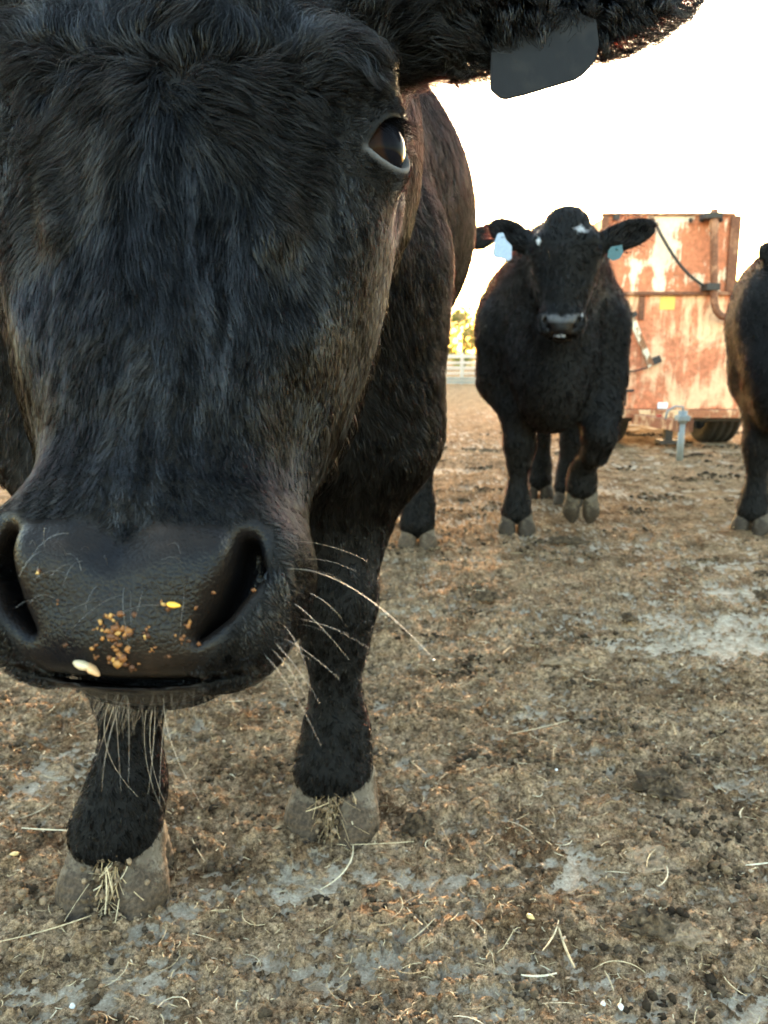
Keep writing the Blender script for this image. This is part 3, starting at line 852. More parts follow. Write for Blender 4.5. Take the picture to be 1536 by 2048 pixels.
# larger clods: clusters of crumbs
cc = scatter_xy(480, 7.0, 1.3); cc = cc[dirt_t(cc) > .45]
px_ = []; sz_ = []; sd_ = []
for c0 in cc:
    k_ = rs.integers(6, 30); spread = rs.uniform(.008, .035) * (.8 + .25 * c0[1])
    px_.append(c0 + rs.normal(size=(k_, 2)) * spread * np.array([1.3, .7])); sz_.append(rs.uniform(.002, .0065, k_) * (.75 + .3 * c0[1])); sd_.append(np.clip(rs.normal(rs.uniform(.0, .35), .15, k_), 0, .95))
xy = np.concatenate(px_); sz = np.concatenate(sz_)
tag(clod_mesh(xy, sz, .55 + .4 * rs.random(len(xy)), "dung_crumbs", CRUMB, np.concatenate(sd_)), "dark broken lumps of dried dung scattered over the yard", "dung", kind="stuff")

def straw_geo(c, ln, wd, ang, bend, lift, tilt=0.0, seg=6):
    """one stalk: flattened tapering strip with thickness, lying on the ground"""
    s_ = np.linspace(-.5, .5, seg); a = ang + bend * s_ * 2
    dx = np.cumsum(np.cos(a)) * ln / seg; dy = np.cumsum(np.sin(a)) * ln / seg
    x = c[0] + dx - dx.mean(); y = c[1] + dy - dy.mean()
    zb = hz(np.stack([x, y], -1)); zl = zb.mean() * .6 + zb.max() * .4 + lift + wd * .5 + tilt * (s_ + .5) * ln
    nx2, ny2 = -np.sin(a), np.cos(a); w = wd * (1 - .35 * np.abs(s_) * 2)
    V4 = []
    for i in range(seg):
        for (q, h_) in ((-1, 0), (0, .55), (1, 0), (0, -.55)):
            V4.append((x[i] + nx2[i] * w[i] * q * .5, y[i] + ny2[i] * w[i] * q * .5, zl[i] + h_ * w[i] * .6))
    F = []
    for i in range(seg - 1):
        for k in range(4): F.append((i * 4 + k, i * 4 + (k + 1) % 4, i * 4 + 4 + (k + 1) % 4, i * 4 + 4 + k))
    F += [(0, 1, 2, 3), tuple(4 * (seg - 1) + k for k in (3, 2, 1, 0))]
    return V4, F
def straw_mat(name, cols):
    m, nt = mat_new(name); sh_ = attr_n(nt, "shade").outputs["Fac"]
    mp = N(nt, "ShaderNodeMapping"); L(nt, geovec(nt), mp.inputs[0]); nn_ = noise_n(nt, 150, 3, .6, mp.outputs[0])
    c = ramp(nt, sh_, cols); pbsdf(nt, mixc(nt, 1.0, c, ramp(nt, nn_, [(.3, (.6, .58, .55)), (.65, (1.1, 1.1, 1.1))]), 'MULTIPLY'), .6, .35); return m
STRAW = straw_mat("straw", [(0, (.18, .12, .065)), (.4, (.36, .25, .13)), (.8, (.54, .42, .25)), (1, (.64, .55, .39))])
def straw_mass(n, name, label, l0, l1, w0, w1, ymax, pw, lift, bendmax):
    seg = 4 if l1 < .03 else 6
    c = scatter_xy(n, ymax, pw); ln = rs.uniform(l0, l1, n) * (.8 + .2 * c[:, 1]); wd = rs.uniform(w0, w1, n) * (.8 + .35 * c[:, 1])
    s_ = np.linspace(-.5, .5, seg)[None]; a = rs.uniform(0, 6.28, n)[:, None] + rs.normal(size=n)[:, None] * bendmax * s_ * 2
    dx = np.cumsum(np.cos(a), 1) * ln[:, None] / seg; dy = np.cumsum(np.sin(a), 1) * ln[:, None] / seg
    x = c[:, :1] + dx - dx.mean(1, keepdims=True); y = c[:, 1:] + dy - dy.mean(1, keepdims=True)
    zb = hz(np.stack([x.ravel(), y.ravel()], -1)).reshape(n, seg)
    zl = zb.mean(1, keepdims=True) * .5 + zb.max(1, keepdims=True) * .5 + zb * 0 + (rs.random(n) * lift + wd * .5)[:, None] + rs.normal(size=n)[:, None] * .06 * ln[:, None] * s_
    w = wd[:, None] * (1 - .35 * np.abs(s_) * 2); nx2, ny2 = -np.sin(a), np.cos(a)
    Vv = np.zeros((n, seg, 4, 3))
    for k, (q, h_) in enumerate(((-1, 0), (0, .55), (1, 0), (0, -.55))):
        Vv[:, :, k, 0] = x + nx2 * w * q * .5; Vv[:, :, k, 1] = y + ny2 * w * q * .5; Vv[:, :, k, 2] = zl + h_ * w * .6
    F = []
    for i in range(seg - 1):
        for k in range(4): F.append((i * 4 + k, i * 4 + (k + 1) % 4, i * 4 + 4 + (k + 1) % 4, i * 4 + 4 + k))
    F += [(0, 1, 2, 3), tuple(4 * (seg - 1) + k for k in (3, 2, 1, 0))]
    F = (np.array(F)[None] + (np.arange(n) * seg * 4)[:, None, None]).reshape(-1, 4)
    me = mesh_np(name, Vv.reshape(-1, 3), F, smooth=False); attr(me, "shade", np.repeat(rs.random(n), seg * 4))
    return tag(obj(name, me, STRAW), label, "straw", kind="stuff")
straw_mass(14000, "chaff", "short bits of pale chaff and fibre trodden into the yard", .004, .020, .0007, .0016, 6.0, 1.7, .003, .5)
straw_mass(1900, "straw_litter", "thin straw stalks strewn over the yard", .02, .065, .0007, .0016, 6.0, 1.8, .004, .6)

# ---------------------------------------------------------------- the other cattle
def head_frame(o, yaw=0.0, tilt=0.0, roll=0.0):
    """face normal towards -Y turned by yaw (towards +X), nose tipped forward by tilt"""
    w = np.array([math.sin(yaw), -math.cos(yaw), 0.0]); v = np.array([0, 0, 1.0]); u = np.cross(v, w)
    u, v = u * math.cos(roll) - v * math.sin(roll), v * math.cos(roll) + u * math.sin(roll)
    v, w = v * math.cos(tilt) - w * math.sin(tilt), w * math.cos(tilt) + v * math.sin(tilt)
    return frame(o, u, v, w)[0]
HERD = "black cattle in the yard"
FUR2 = hair_mat("black_fur_back", 0.3, 1.0, 0.0, ior=1.22)
def whole_cow(label, sp, h, nhair, hooves, seed, hide_hair=1.0, hlen=.016, hwid=.0006):
    f, tL, tW, tH = make_cow(sp)
    rg = np.random.default_rng(seed)
    M = np.eye(4); cy, sy = math.cos(sp['yaw']), math.sin(sp['yaw'])
    Rz = np.array([[cy, -sy, 0], [sy, cy, 0], [0, 0, 1.0]]); M[:3, :3] = Rz; M[:3, 3] = sp['org']
    hc = tL(sp['head'][:3, 3])
    lo = np.minimum(np.array([-.5, -.5, .04]), hc - .36); hi = np.maximum(np.array([.5, 1.35 * sp.get('tl', 1) + .35, 1.3]), hc + .36)
    g = SdfGrid(f, lo, hi, h, M)
    gs = [g]
    if sp.get('fine'): gs.append(SdfGrid(f, (-.27, -.31, -.2), (.27, .22, .06), .006, sp['head']))
    V2, Q2 = nested_mesh(gs)
    root = empty("cow", tuple(sp['org'])); tag(root, label, "cow", HERD)
    me = mesh_np("body", V2, Q2); Hh = tH(V2)
    attr(me, "pad", pad_mask(Hh)); attr(me, "lid", pad_mask(Hh) * sstep(-.228, -.216, Hh[:, 1]) * sp.get("pale", 0))  # pale tone on the upper nose pad stands for its bluish sheen
    adopt(obj("body", me, FACE), root)
    if nhair:
        def wt(c, n):
            fac = (unit(CAMP - c) * n).sum(1)
            return sstep(-.4, -.05, fac) * (1 - np.clip(pad_mask(tH(c)), 0, 1)) * (c[:, 2] > .06)
        def fld(pw):
            p = tL(pw); q = tH(pw); hd = sstep(.42, .3, np.linalg.norm(q - np.array([0, -.05, -.05]), axis=1))
            n1 = vnoise(p, 9, 3) - .5
            d = np.stack([n1, .5 * sstep(.4, .5, p[:, 2]) + .05, -1 + 0 * n1], -1) @ Rz.T
            dh = np.stack([q[:, 0] * 4 + n1 * .5, np.where(q[:, 1] > .05, 1, -1.0), 0 * n1], -1) @ sp['head'][:3, :3].T
            return unit(d) * (1 - hd)[:, None] + unit(dh) * hd[:, None]
        r0 = surf_roots(V2, Q2, nhair, wt, rg)
        q = tH(r0); ear = (np.abs(q[:, 0]) > .135) & (q[:, 1] > .02)
        ln = np.where(ear, hlen * 1.5, hlen) * (.6 + .7 * rg.random(nhair))
        pts, rad, ck = grow(gs, r0, fld, ln, np.where(ear, .8, .28) * (.5 + rg.random(nhair)), np.full(nhair, hwid), rg, k=4, clump=.3, nclump=1500, jitter=.25)
        adopt(hair_obj("body_fur", pts, rad, FUR2, None, rg.random(nhair) ** 3), root)
    for s in (1, -1):
        e = eyeball(None, sp['head'], sp.get('hs', 1.0), s); e.parent = root; e.matrix_parent_inverse = Matrix.Translation(-root.location)
    for (x, y, z_, tl_, yw) in hooves:
        adopt(place_hoof(None, tW, sp['yaw'] + yw, x, y - .004, z_, tl_, mat=HOOF2), root)
    return root, tH, gs

def local_of(org, yaw):
    cy, sy = math.cos(yaw), math.sin(yaw); Rz = np.array([[cy, -sy, 0], [sy, cy, 0], [0, 0, 1.0]])
    return lambda p: (np.asarray(p) - org) @ Rz
# walking towards the camera
yaw2 = R(-9); org2 = np.array([.635, 3.08, 0.0]); l2 = local_of(org2, yaw2)
a0 = l2(G(1033, 1068)); b0 = l2(PY(1172, 1040, 3.02)); c0 = l2(G(1077, 998)); d0 = l2(G(1137, 1012))
M2 = head_frame(P(1129, 512, 2.44), R(-14), R(8))
HS2 = .90
iM2 = lambda p: ((p - M2[:3, 3]) @ M2[:3, :3]) / HS2
lift = [((.17, .06, .80), .125), ((.175, .05, .60), .112), ((b0[0] + .03, -.03, .48), .078), ((b0[0] + .03, -.09, .40), .060), ((b0[0] + .02, -.06, .33), .046),
        ((b0[0] - .01, .01, .275), .036), ((b0[0] - .015, .045, .235), .046), ((b0[0] - .025, .04, .185), .042), ((b0[0] - .0, .04, .185), .042)]
sp2 = dict(yaw=yaw2, org=org2, head=M2, hs=HS2, pale=.9, k=1.0, neck=tuple(l2(M2[:3, 3]) + np.array([0, .30, .0])), belly=.305, cw=.86, tl=.95, fine=True,
    legs=[front_leg(a0[0], a0[1]), lift, hind_leg(c0[0], c0[1]), hind_leg(d0[0], d0[1])],
    ears=[(iM2(P(1192, 490, 2.52)), iM2(P(1314, 450, 2.48)), .050, (0, -.2, 1), .018), (iM2(P(1064, 492, 2.54)), iM2(P(978, 447, 2.58)), .048, (0, -.2, 1), .018)])
walk_cow, tH2, gs2 = whole_cow("black cow walking towards the camera, one front hoof raised, white flecks on its forehead", sp2, .013, 60000,
    [(a0[0], a0[1], 0, 0, 0), (b0[0] - .012, .10, .09, .85, 0), (c0[0], c0[1], 0, 0, 0), (d0[0], d0[1], 0, 0, 0)], 21, hlen=.015, hwid=.0006)
# white flecks on the brow and beside the nostril, pale chin
rw = np.random.default_rng(3); PTS = []; 
def tuft(H0, n, spread, ln, dirH, gs, tHinv):
    c = (np.array(H0)[None] + rw.normal(size=(n, 3)) * np.array(spread)) * HS2; w = c @ tHinv[:3, :3].T + tHinv[:3, 3]
    d, g = sample_grids(gs, w); w = w - g * d[:, None]
    dr = unit(np.array(dirH)[None] + rw.normal(size=(n, 3)) * .35) @ tHinv[:3, :3].T
    s_ = np.linspace(0, 1, 4)[None, :, None]
    return w[:, None] + (dr * ln)[:, None] * s_ + g[:, None] * s_ * ln * .35
def hp2(px, py): return iM2(P(px, py, 2.43))
for (px, py, n, sp_, ln, dr) in [(1158, 457, 160, (.009, .004, .004), .014, (.6, -.4, .3)), (1073, 473, 90, (.003, .009, .004), .012, (-.2, -.8, .2)), (1173, 622, 26, (.002, .008, .003), .005, (.3, -.6, .4)), (1120, 684, 40, (.012, .003, .005), .006, (0, -1, .2))]:
    PTS.append(tuft(hp2(px, py), n, sp_, ln, dr, gs2, M2))
pt = np.concatenate(PTS); rd = np.tile(np.linspace(1, .3, 4)[None], (len(pt), 1)) * .0007
adopt(hair_obj("white_hair", pt, rd, hair_mat("white_hair", .4, light=(.80, .77, .72)), None), walk_cow)

# half out of the picture beyond the wagon
yaw3 = R(-34); org3 = np.array([1.575, 3.10, 0.0]); l3 = local_of(org3, yaw3)
a3 = l3(G(1502, 1066)); 
M3 = head_frame(P(1640, 560, 2.95), R(48), R(10))
sp3 = dict(yaw=yaw3, org=org3, head=M3, k=.96, neck=tuple(l3(M3[:3, 3] + np.array([-.04, .20, -.05]))), belly=.285, tl=.95,
    legs=[front_leg(a3[0], a3[1], sh=.14), front_leg(.17, .05), hind_leg(-.16, 1.15), hind_leg(.17, 1.05)],
    ears=[((.085, .10, -.095), (.25, .12, -.13), .042, (0, -.2, 1), .018), ((-.085, .10, -.095), (-.25, .12, -.13), .042, (0, -.2, 1), .018)])
whole_cow("black cow beside the rusty wagon, cut off by the picture edge, one leg showing", sp3, .014, 30000, [(a3[0], a3[1], 0, 0, 0), (.17, .05, 0, 0, 0), (-.16, 1.15, 0, 0, 0), (.17, 1.05, 0, 0, 0)], 31)
# mostly hidden behind the near animal
yaw4 = R(78); org4 = np.array([-.13, 3.80, 0.0]); l4 = local_of(org4, yaw4)
M4 = head_frame(P(866, 517, 3.55), R(-6), R(8)); iM4 = lambda p: (p - M4[:3, 3]) @ M4[:3, :3]
e4 = iM4(P(1000, 462, 3.60)); r4 = iM4(P(925, 486, 3.62))
sp4 = dict(yaw=yaw4, org=org4, head=M4, k=1.0, neck=tuple(l4(M4[:3, 3] + np.array([-.20, .05, -.02]))), belly=.33, tl=.95,
    legs=[front_leg(-.15, .02), front_leg(.15, -.16), hind_leg(-.16, 1.15), hind_leg(.17, 1.25)],
    ears=[(r4, e4, .058, (0, -.2, 1), .018), (r4 * MIR, e4 * MIR, .058, (0, -.2, 1), .018)])
whole_cow("black cow all but hidden behind the near one, only an ear and a hoof showing", sp4, .016, 16000, [(-.15, .02, 0, 0, 0), (.15, -.16, 0, 0, 0), (-.16, 1.15, 0, 0, 0), (.17, 1.25, 0, 0, 0)], 41)

# ---------------------------------------------------------------- ear tags
def ear_tag(name, outline, up, right, o, mat, label, thick=.0016, cat="ear tag"):
    """flat plastic tag from an outline in metres (right, up), with thickness and a stud"""
    up = unit(np.array(up, float)); right = unit(np.array(right, float)); nn = np.cross(right, up)
    n = len(outline); Vv = []
    for s in (-1, 1):
        for (a, b) in outline: Vv.append(o + right * a + up * b + nn * s * thick / 2)
    F = [tuple(reversed(range(n))), tuple(range(n, 2 * n))] + [(i, (i + 1) % n, n + (i + 1) % n, n + i) for i in range(n)]
    root = empty(name, tuple(o)); tag(root, label, cat, "ear tags")
    mb = MB(); mb.add(Vv, F); ob = adopt(mb.build("flap", mat), root)
    import bmesh
    bm = bmesh.new(); bm.from_mesh(ob.data); bmesh.ops.bevel(bm, geom=[e for e in bm.edges if len(e.link_faces) == 2], offset=thick * .3, segments=2, affect='EDGES'); bm.to_mesh(ob.data); bm.free()
    sb = MB(); c = o + up * (max(b for a, b in outline) - .012) + nn * thick
    sb.tube([c - nn * .003, c + nn * .0015], .0045, 14); adopt(sb.build("stud", mat, None, True), root)
    return root
m, nt = mat_new("dark_tag_plastic")
gv = geovec(nt); n1 = noise_n(nt, 60, 5, .65, gv); mp = N(nt, "ShaderNodeMapping"); L(nt, gv, mp.inputs[0]); mp.inputs["Scale"].default_value = (1, 1, .25); mp.inputs["Rotation"].default_value = (0, .5, 0)
n2 = noise_n(nt, 140, 4, .7, mp.outputs[0])
c = mixc(nt, n2, (.003, .003, .0035), (.010, .010, .011)); pbsdf(nt, mixc(nt, ramp(nt, n1, [(.5, (0, 0, 0)), (.75, (.6, .6, .6))]), c, (.02, .018, .016)), .6, .15, 0, bump(nt, n2, .15, .001)); TAGD = m
dz = .494; sc_ = dz / FPX
ol = [((x - 1085) * sc_, (110 - y) * sc_) for x, y in [(984, 40), (1060, 18), (1130, 15), (1192, 40), (1198, 90), (1190, 122), (1168, 148), (1150, 160), (1100, 175), (1050, 190), (1012, 199), (1000, 197), (981, 181), (980, 170), (982, 110)]]
ear_tag("ear_tag", ol[::-1], CU, CR, P(1085, 110, dz), TAGD, "large charcoal plastic tag hanging from the near cow's fringed ear")
TAGB = simple("pale_blue_tag", (.26, .33, .43), .5, .15, 120); TAGT = simple("teal_tag", (.02, .075, .09), .5, .2, 120)
s2 = 2.47 / FPX
ear_tag("ear_tag", [((x - 1005) * s2, (497 - y) * s2) for x, y in [(995, 468), (1006, 466), (1012, 480), (1024, 492), (1024, 516), (1018, 521), (988, 515), (984, 508), (986, 490)]][::-1], (0, .1, 1), (1, .1, 0), P(1005, 497, 2.47), TAGB, "pale blue tag in the walking cow's ear towards the near animal")
ear_tag("ear_tag", [((x - 1233) * s2, (508 - y) * s2) for x, y in [(1222, 494), (1244, 490), (1247, 505), (1240, 517), (1226, 522), (1214, 514), (1216, 502)]][::-1], (0, .1, 1), (1, .1, 0), P(1233, 508, 2.47), TAGT, "small teal tag under the walking cow's ear beside the wagon")

# ---------------------------------------------------------------- rusty feed wagon
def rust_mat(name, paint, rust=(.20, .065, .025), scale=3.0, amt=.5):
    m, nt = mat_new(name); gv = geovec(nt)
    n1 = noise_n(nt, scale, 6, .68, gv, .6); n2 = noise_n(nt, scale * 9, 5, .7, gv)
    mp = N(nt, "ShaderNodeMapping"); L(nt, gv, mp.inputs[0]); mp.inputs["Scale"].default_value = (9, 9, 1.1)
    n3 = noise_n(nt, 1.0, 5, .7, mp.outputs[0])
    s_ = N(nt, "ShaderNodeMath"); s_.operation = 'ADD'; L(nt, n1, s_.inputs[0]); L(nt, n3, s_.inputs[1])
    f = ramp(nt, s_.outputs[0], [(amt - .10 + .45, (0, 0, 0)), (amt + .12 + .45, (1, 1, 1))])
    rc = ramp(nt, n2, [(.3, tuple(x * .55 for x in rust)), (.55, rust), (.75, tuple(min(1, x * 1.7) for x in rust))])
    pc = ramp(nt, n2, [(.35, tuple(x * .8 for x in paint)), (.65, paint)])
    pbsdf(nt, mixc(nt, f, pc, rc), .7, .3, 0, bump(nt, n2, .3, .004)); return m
WY = 5.8
PAINT_UP = rust_mat("glare_pale_cream_orange_paint", (.90, .66, .46), (.55, .18, .085), 3.2, .58)  # panel paint made paler to stand for the glare over the wagon
PAINT_LO = rust_mat("glare_pale_rust_red_paint", (.88, .52, .30), (.58, .19, .09), 3.0, .50)  # paint and rust lightened too, the glare is put into the colour
FRAME = rust_mat("rusty_steel", (.42, .20, .11), (.16, .06, .03), 8, .45)
DARK = simple("dark_steel", (.035, .028, .024), .7, .3, 30)
def wpt(px, py, Y=WY): return PY(px, py, Y)
wg0 = wpt(1340, 860); wagon = empty("feed_wagon", (wg0[0], WY + .9, 0))
tag(wagon, "rusty cream and orange feed wagon parked on the yard behind the cattle", "wagon")
def wadd(mb, name, mat, smooth=False, parent=None): 
    o = mb.build(name, mat, None, smooth); 
    if parent is None: adopt(o, wagon)
    else: o.parent = parent; o.matrix_parent_inverse = Matrix.Translation(-wagon.location)
    return o
def slab(x0, y0, x1, y1, Y, dy, bev=.004):
    a = wpt(x0, y0, Y); b = wpt(x1, y1, Y)
    return ((a[0] + b[0]) / 2, Y + dy / 2, (a[2] + b[2]) / 2), (abs(b[0] - a[0]), dy, abs(a[2] - b[2]))
def wslab(name, mat, x0, y0, x1, y1, Y, dy, bev=.004):
    c, s = slab(x0, y0, x1, y1, Y, dy); return wadd(MB().box(c, s, None, bev), name, mat)
# hopper: front panels, two sides, rear, floor
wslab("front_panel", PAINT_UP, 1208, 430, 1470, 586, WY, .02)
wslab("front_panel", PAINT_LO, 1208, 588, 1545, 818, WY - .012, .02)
xl = wpt(1208, 500)[0]; xr = wpt(1470, 500)[0]; xr2 = wpt(1545, 700)[0]
zt = wpt(1300, 430)[2]; zm = wpt(1300, 587)[2]; zb = wpt(1300, 818)[2]
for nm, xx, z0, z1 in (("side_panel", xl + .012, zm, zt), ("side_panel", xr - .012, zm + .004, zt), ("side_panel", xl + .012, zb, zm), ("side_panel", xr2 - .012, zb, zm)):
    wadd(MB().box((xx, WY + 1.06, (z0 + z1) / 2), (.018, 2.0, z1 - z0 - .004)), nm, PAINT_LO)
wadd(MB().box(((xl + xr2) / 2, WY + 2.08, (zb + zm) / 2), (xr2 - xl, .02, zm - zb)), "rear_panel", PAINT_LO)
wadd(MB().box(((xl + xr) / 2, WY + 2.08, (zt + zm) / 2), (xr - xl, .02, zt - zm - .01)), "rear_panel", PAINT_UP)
wadd(MB().box(((xl + xr2) / 2, WY + 1.06, zb + .03), (xr2 - xl - .06, 1.98, .02)), "floor_panel", FRAME)
# angle irons, ribs, corner posts
wslab("angle_iron", FRAME, 1206, 583, 1560, 590, WY - .045, .03)
wslab("top_rail", FRAME, 1206, 425, 1472, 431, WY - .02, .05)
wslab("rib", FRAME, 1280, 592, 1288, 640, WY - .03, .016)
wslab("rib", FRAME, 1205, 432, 1211, 582, WY - .03, .02)
wslab("rib", FRAME, 1464, 432, 1472, 582, WY - .03, .02)
wslab("bumper_beam", rust_mat("worn_orange_beam", (.78, .50, .28), (.36, .13, .06), 6, .56), 1200, 820, 1545, 836, WY - .06, .07, .006)
wslab("under_beam", DARK, 1204, 837, 1540, 843, WY + .03, .06)
# flange studs along the top
for x in (1305, 1382, 1405, 1442): wadd(MB().tube([wpt(x, 440, WY - .02), wpt(x, 440, WY - .05)], .016, 10), "bolt", DARK, True)
wslab("bracket", DARK, 1228, 428, 1240, 440, WY - .04, .03)
# hydraulic pipe with its bend, clamps
pp = [wpt(1429, 418, WY - .10)] + [wpt(1428, y, WY - .10) for y in (450, 500, 550, 590)] + [wpt(1429, 607, WY - .10), wpt(1433, 622, WY - .10), wpt(1442, 632, WY - .10), wpt(1456, 636, WY - .10), wpt(1500, 637, WY - .10)]
wadd(MB().tube(pp, .026, 16), "hydraulic_pipe", FRAME, True)
wslab("pipe_clamp", DARK, 1415, 566, 1441, 580, WY - .135, .115); wslab("pipe_clamp", DARK, 1412, 424, 1446, 436, WY - .135, .115)
# sagging cable from the top rail to the clamp
cp = []
for i in range(16):
    t = i / 15; x = 1306 + 110 * t; y = 440 + 137 * (t ** 1.0) + 22 * math.sin(math.pi * t) * (1 if t > .1 else t * 10)
    cp.append(wpt(x, y, WY - .06 - .02 * math.sin(math.pi * t)))
wadd(MB().tube(cp, .011, 8), "hose", DARK, True)
# stickers
STY = simple("yellow_sticker", (.62, .42, .08), .5, .1, 40); STW = simple("white_plate", (.75, .78, .80), .4, .1, 40)
wslab("sticker", STY, 1321, 593, 1349, 619, WY - .016, .004, 0); wslab("maker_plate", STW, 1316, 805, 1335, 817, WY - .018, .006, .001)
# drilled bar leaning on the panel
A_ = wpt(1262, 632, WY - .06); B_ = wpt(1302, 733, WY - .06); dv = Vector(B_ - A_); ang = math.atan2(dv.x, -dv.z)
rot = Matrix.Rotation(-ang, 3, 'Y')
BARM = rust_mat("cream_bar", (.74, .62, .45), (.26, .11, .05), 14, .56)
bar = wadd(MB().box((A_ + B_) / 2, (.045, .022, dv.length), rot, .003), "drilled_bar", BARM)
for i in range(9):
    q = A_ + (B_ - A_) * (.1 + .1 * i) + np.array([0, -.0125, 0]); wadd(MB().tube([q + np.array([0, .001, 0]), q + np.array([0, -.003, 0])], .009, 10), "hole", DARK, True, bar)
wadd(MB().box(wpt(1312, 721, WY - .05), (.07, .03, .05), rot, .004), "bar_catch", DARK); wadd(MB().box(wpt(1265, 630, WY - .062), (.06, .035, .035), rot, .004), "bar_catch", DARK)
wadd(MB().tube([wpt(1240, 745, WY - .04), wpt(1270, 742, WY - .05), wpt(1298, 734, WY - .06)], .006, 8), "rod", DARK, True)
mb = MB(); mb.tube([wpt(1238, 783, WY - .05), wpt(1268, 781, WY - .05)], .010, 8); mb.tube([wpt(1252, 783, WY - .05), wpt(1250, 812, WY - .05)], .008, 8); wadd(mb, "latch", DARK, True)
# drawbar, hitch, jack
d0_ = wpt(1275, 838, WY - .05); d1_ = wpt(1368, 852, WY - .62)
ax = Vector(d1_ - d0_); rotd = ax.to_track_quat('Z', 'Y').to_matrix()
wadd(MB().box((d0_ + d1_) / 2, (.09, .07, ax.length), rotd, .006), "drawbar", BARM if False else rust_mat("orange_drawbar", (.62, .36, .20), (.28, .10, .05), 10, .55))
wadd(MB().box(wpt(1366, 850, WY - .66), (.10, .10, .085), None, .008), "hitch", FRAME)
wadd(MB().box(wpt(1318, 834, WY - .3), (.035, .02, .03), None, .004), "reflector", simple("red_plastic", (.35, .03, .02), .3, .1))
JACK = simple("grey_blue_paint", (.22, .245, .25), .6, .15, 60)
jx = WY - .70; top = wpt(1366, 822, jx); ft = wpt(1368, 912, jx); ft[2] = .005; ft[0] = top[0]
wadd(MB().tube([tuple(top), (top[0], top[1], .26)], .028, 18), "jack_tube", JACK, True)
wadd(MB().tube([(top[0], top[1], .27), (top[0], top[1], .01)], .021, 18), "jack_leg", JACK, True)
wadd(MB().box((top[0], top[1], .008), (.10, .10, .012), None, .003), "jack_foot", JACK)
wadd(MB().tube([wpt(1366, 826, jx), wpt(1366, 813, jx), wpt(1350, 813, jx - .02), wpt(1335, 822, jx - .04), wpt(1331, 838, jx - .05)], .007, 8), "jack_handle", JACK, True)
wadd(MB().box((top[0], top[1], wpt(1366, 836, jx)[2]), (.075, .075, .035), None, .006), "jack_collar", JACK)
ps = wpt(1337, 845, WY + .15); pz = wpt(1337, 886, WY + .15)
mb = MB(); mb.box((ps[0], ps[1], (ps[2] + pz[2]) / 2), (.055, .055, ps[2] - pz[2])); mb.box((ps[0], ps[1], pz[2] + .012), (.15, .12, .03)); wadd(mb, "parking_stand", DARK)
# wheels: tyre with ribs, rim
RUB = simple("tyre_rubber", (.030, .027, .024), .85, .4, 40, .2)
wr = .30; wy = WY + .55; wxr = PY(1423, 870, wy)[0]
def wheel(x):
    w = MB(); prof = [(-.11, .19), (-.125, .235), (-.118, .275), (-.10, .293), (-.078, .3), (-.072, .288), (-.05, .288), (-.044, .302), (-.018, .302), (-.012, .29), (.012, .29), (.018, .302), (.044, .302), (.05, .288), (.072, .288), (.078, .3), (.10, .293), (.118, .275), (.125, .235), (.11, .19)]
    n = 48; Vv = [(x + a, wy + r * math.cos(2 * math.pi * k / n), .296 + r * math.sin(2 * math.pi * k / n)) for (a, r) in prof for k in range(n)]
    F = [(i * n + k, i * n + (k + 1) % n, (i + 1) * n + (k + 1) % n, (i + 1) * n + k) for i in range(len(prof) - 1) for k in range(n)]
    t = wadd(MB().add(Vv, F), "tyre", RUB, True)
    r = MB(); r.tube([(x - .10, wy, .296), (x + .10, wy, .296)], .19, 32); r.tube([(x - .12, wy, .296), (x + .12, wy, .296)], .06, 16); wadd(r, "rim", FRAME, False, t)
wheel(wxr); wheel(xl + .22)
wadd(MB().tube([(xl + .1, wy, .296), (wxr + .05, wy, .296)], .035, 12), "axle", DARK, True)

# ---------------------------------------------------------------- pale board fence and trees far behind
FY = 17.8; FW = simple("weathered_white_board", (.36, .34, .31), .8, .15, 8); FG = simple("weathered_grey_board", (.20, .20, .18), .85, .2, 8)
fz = lambda py: PY(920, py, FY)[2]
fence = empty("board_fence", (2.0, FY, 0)); tag(fence, "pale board fence across the far end of the yard", "fence")
x0, x1 = -4.0, 6.0
for ytop, ybot, mt in ((709, 716, FW), (723, 728, FW), (733, 738, FW), (745, 748, FW), (754, 760, FG), (761, 768, FG)):
    adopt(MB().box(((x0 + x1) / 2, FY, (fz(ytop) + fz(ybot)) / 2), (x1 - x0, .03, fz(ytop) - fz(ybot)), None, .004).build("rail", mt), fence)
for i, px in enumerate((906, 924, 939)):
    pass
xp = x0 + .05
px0 = PY(924, 740, FY)[0]; step_ = .62
k0 = int((x0 - px0) / step_)
for k in range(k0, int((x1 - px0) / step_) + 1):
    adopt(MB().box((px0 + k * step_, FY + .045, .36), (.07, .05, .74 if k % 2 else .70), None, .004).build("post", FW), fence)

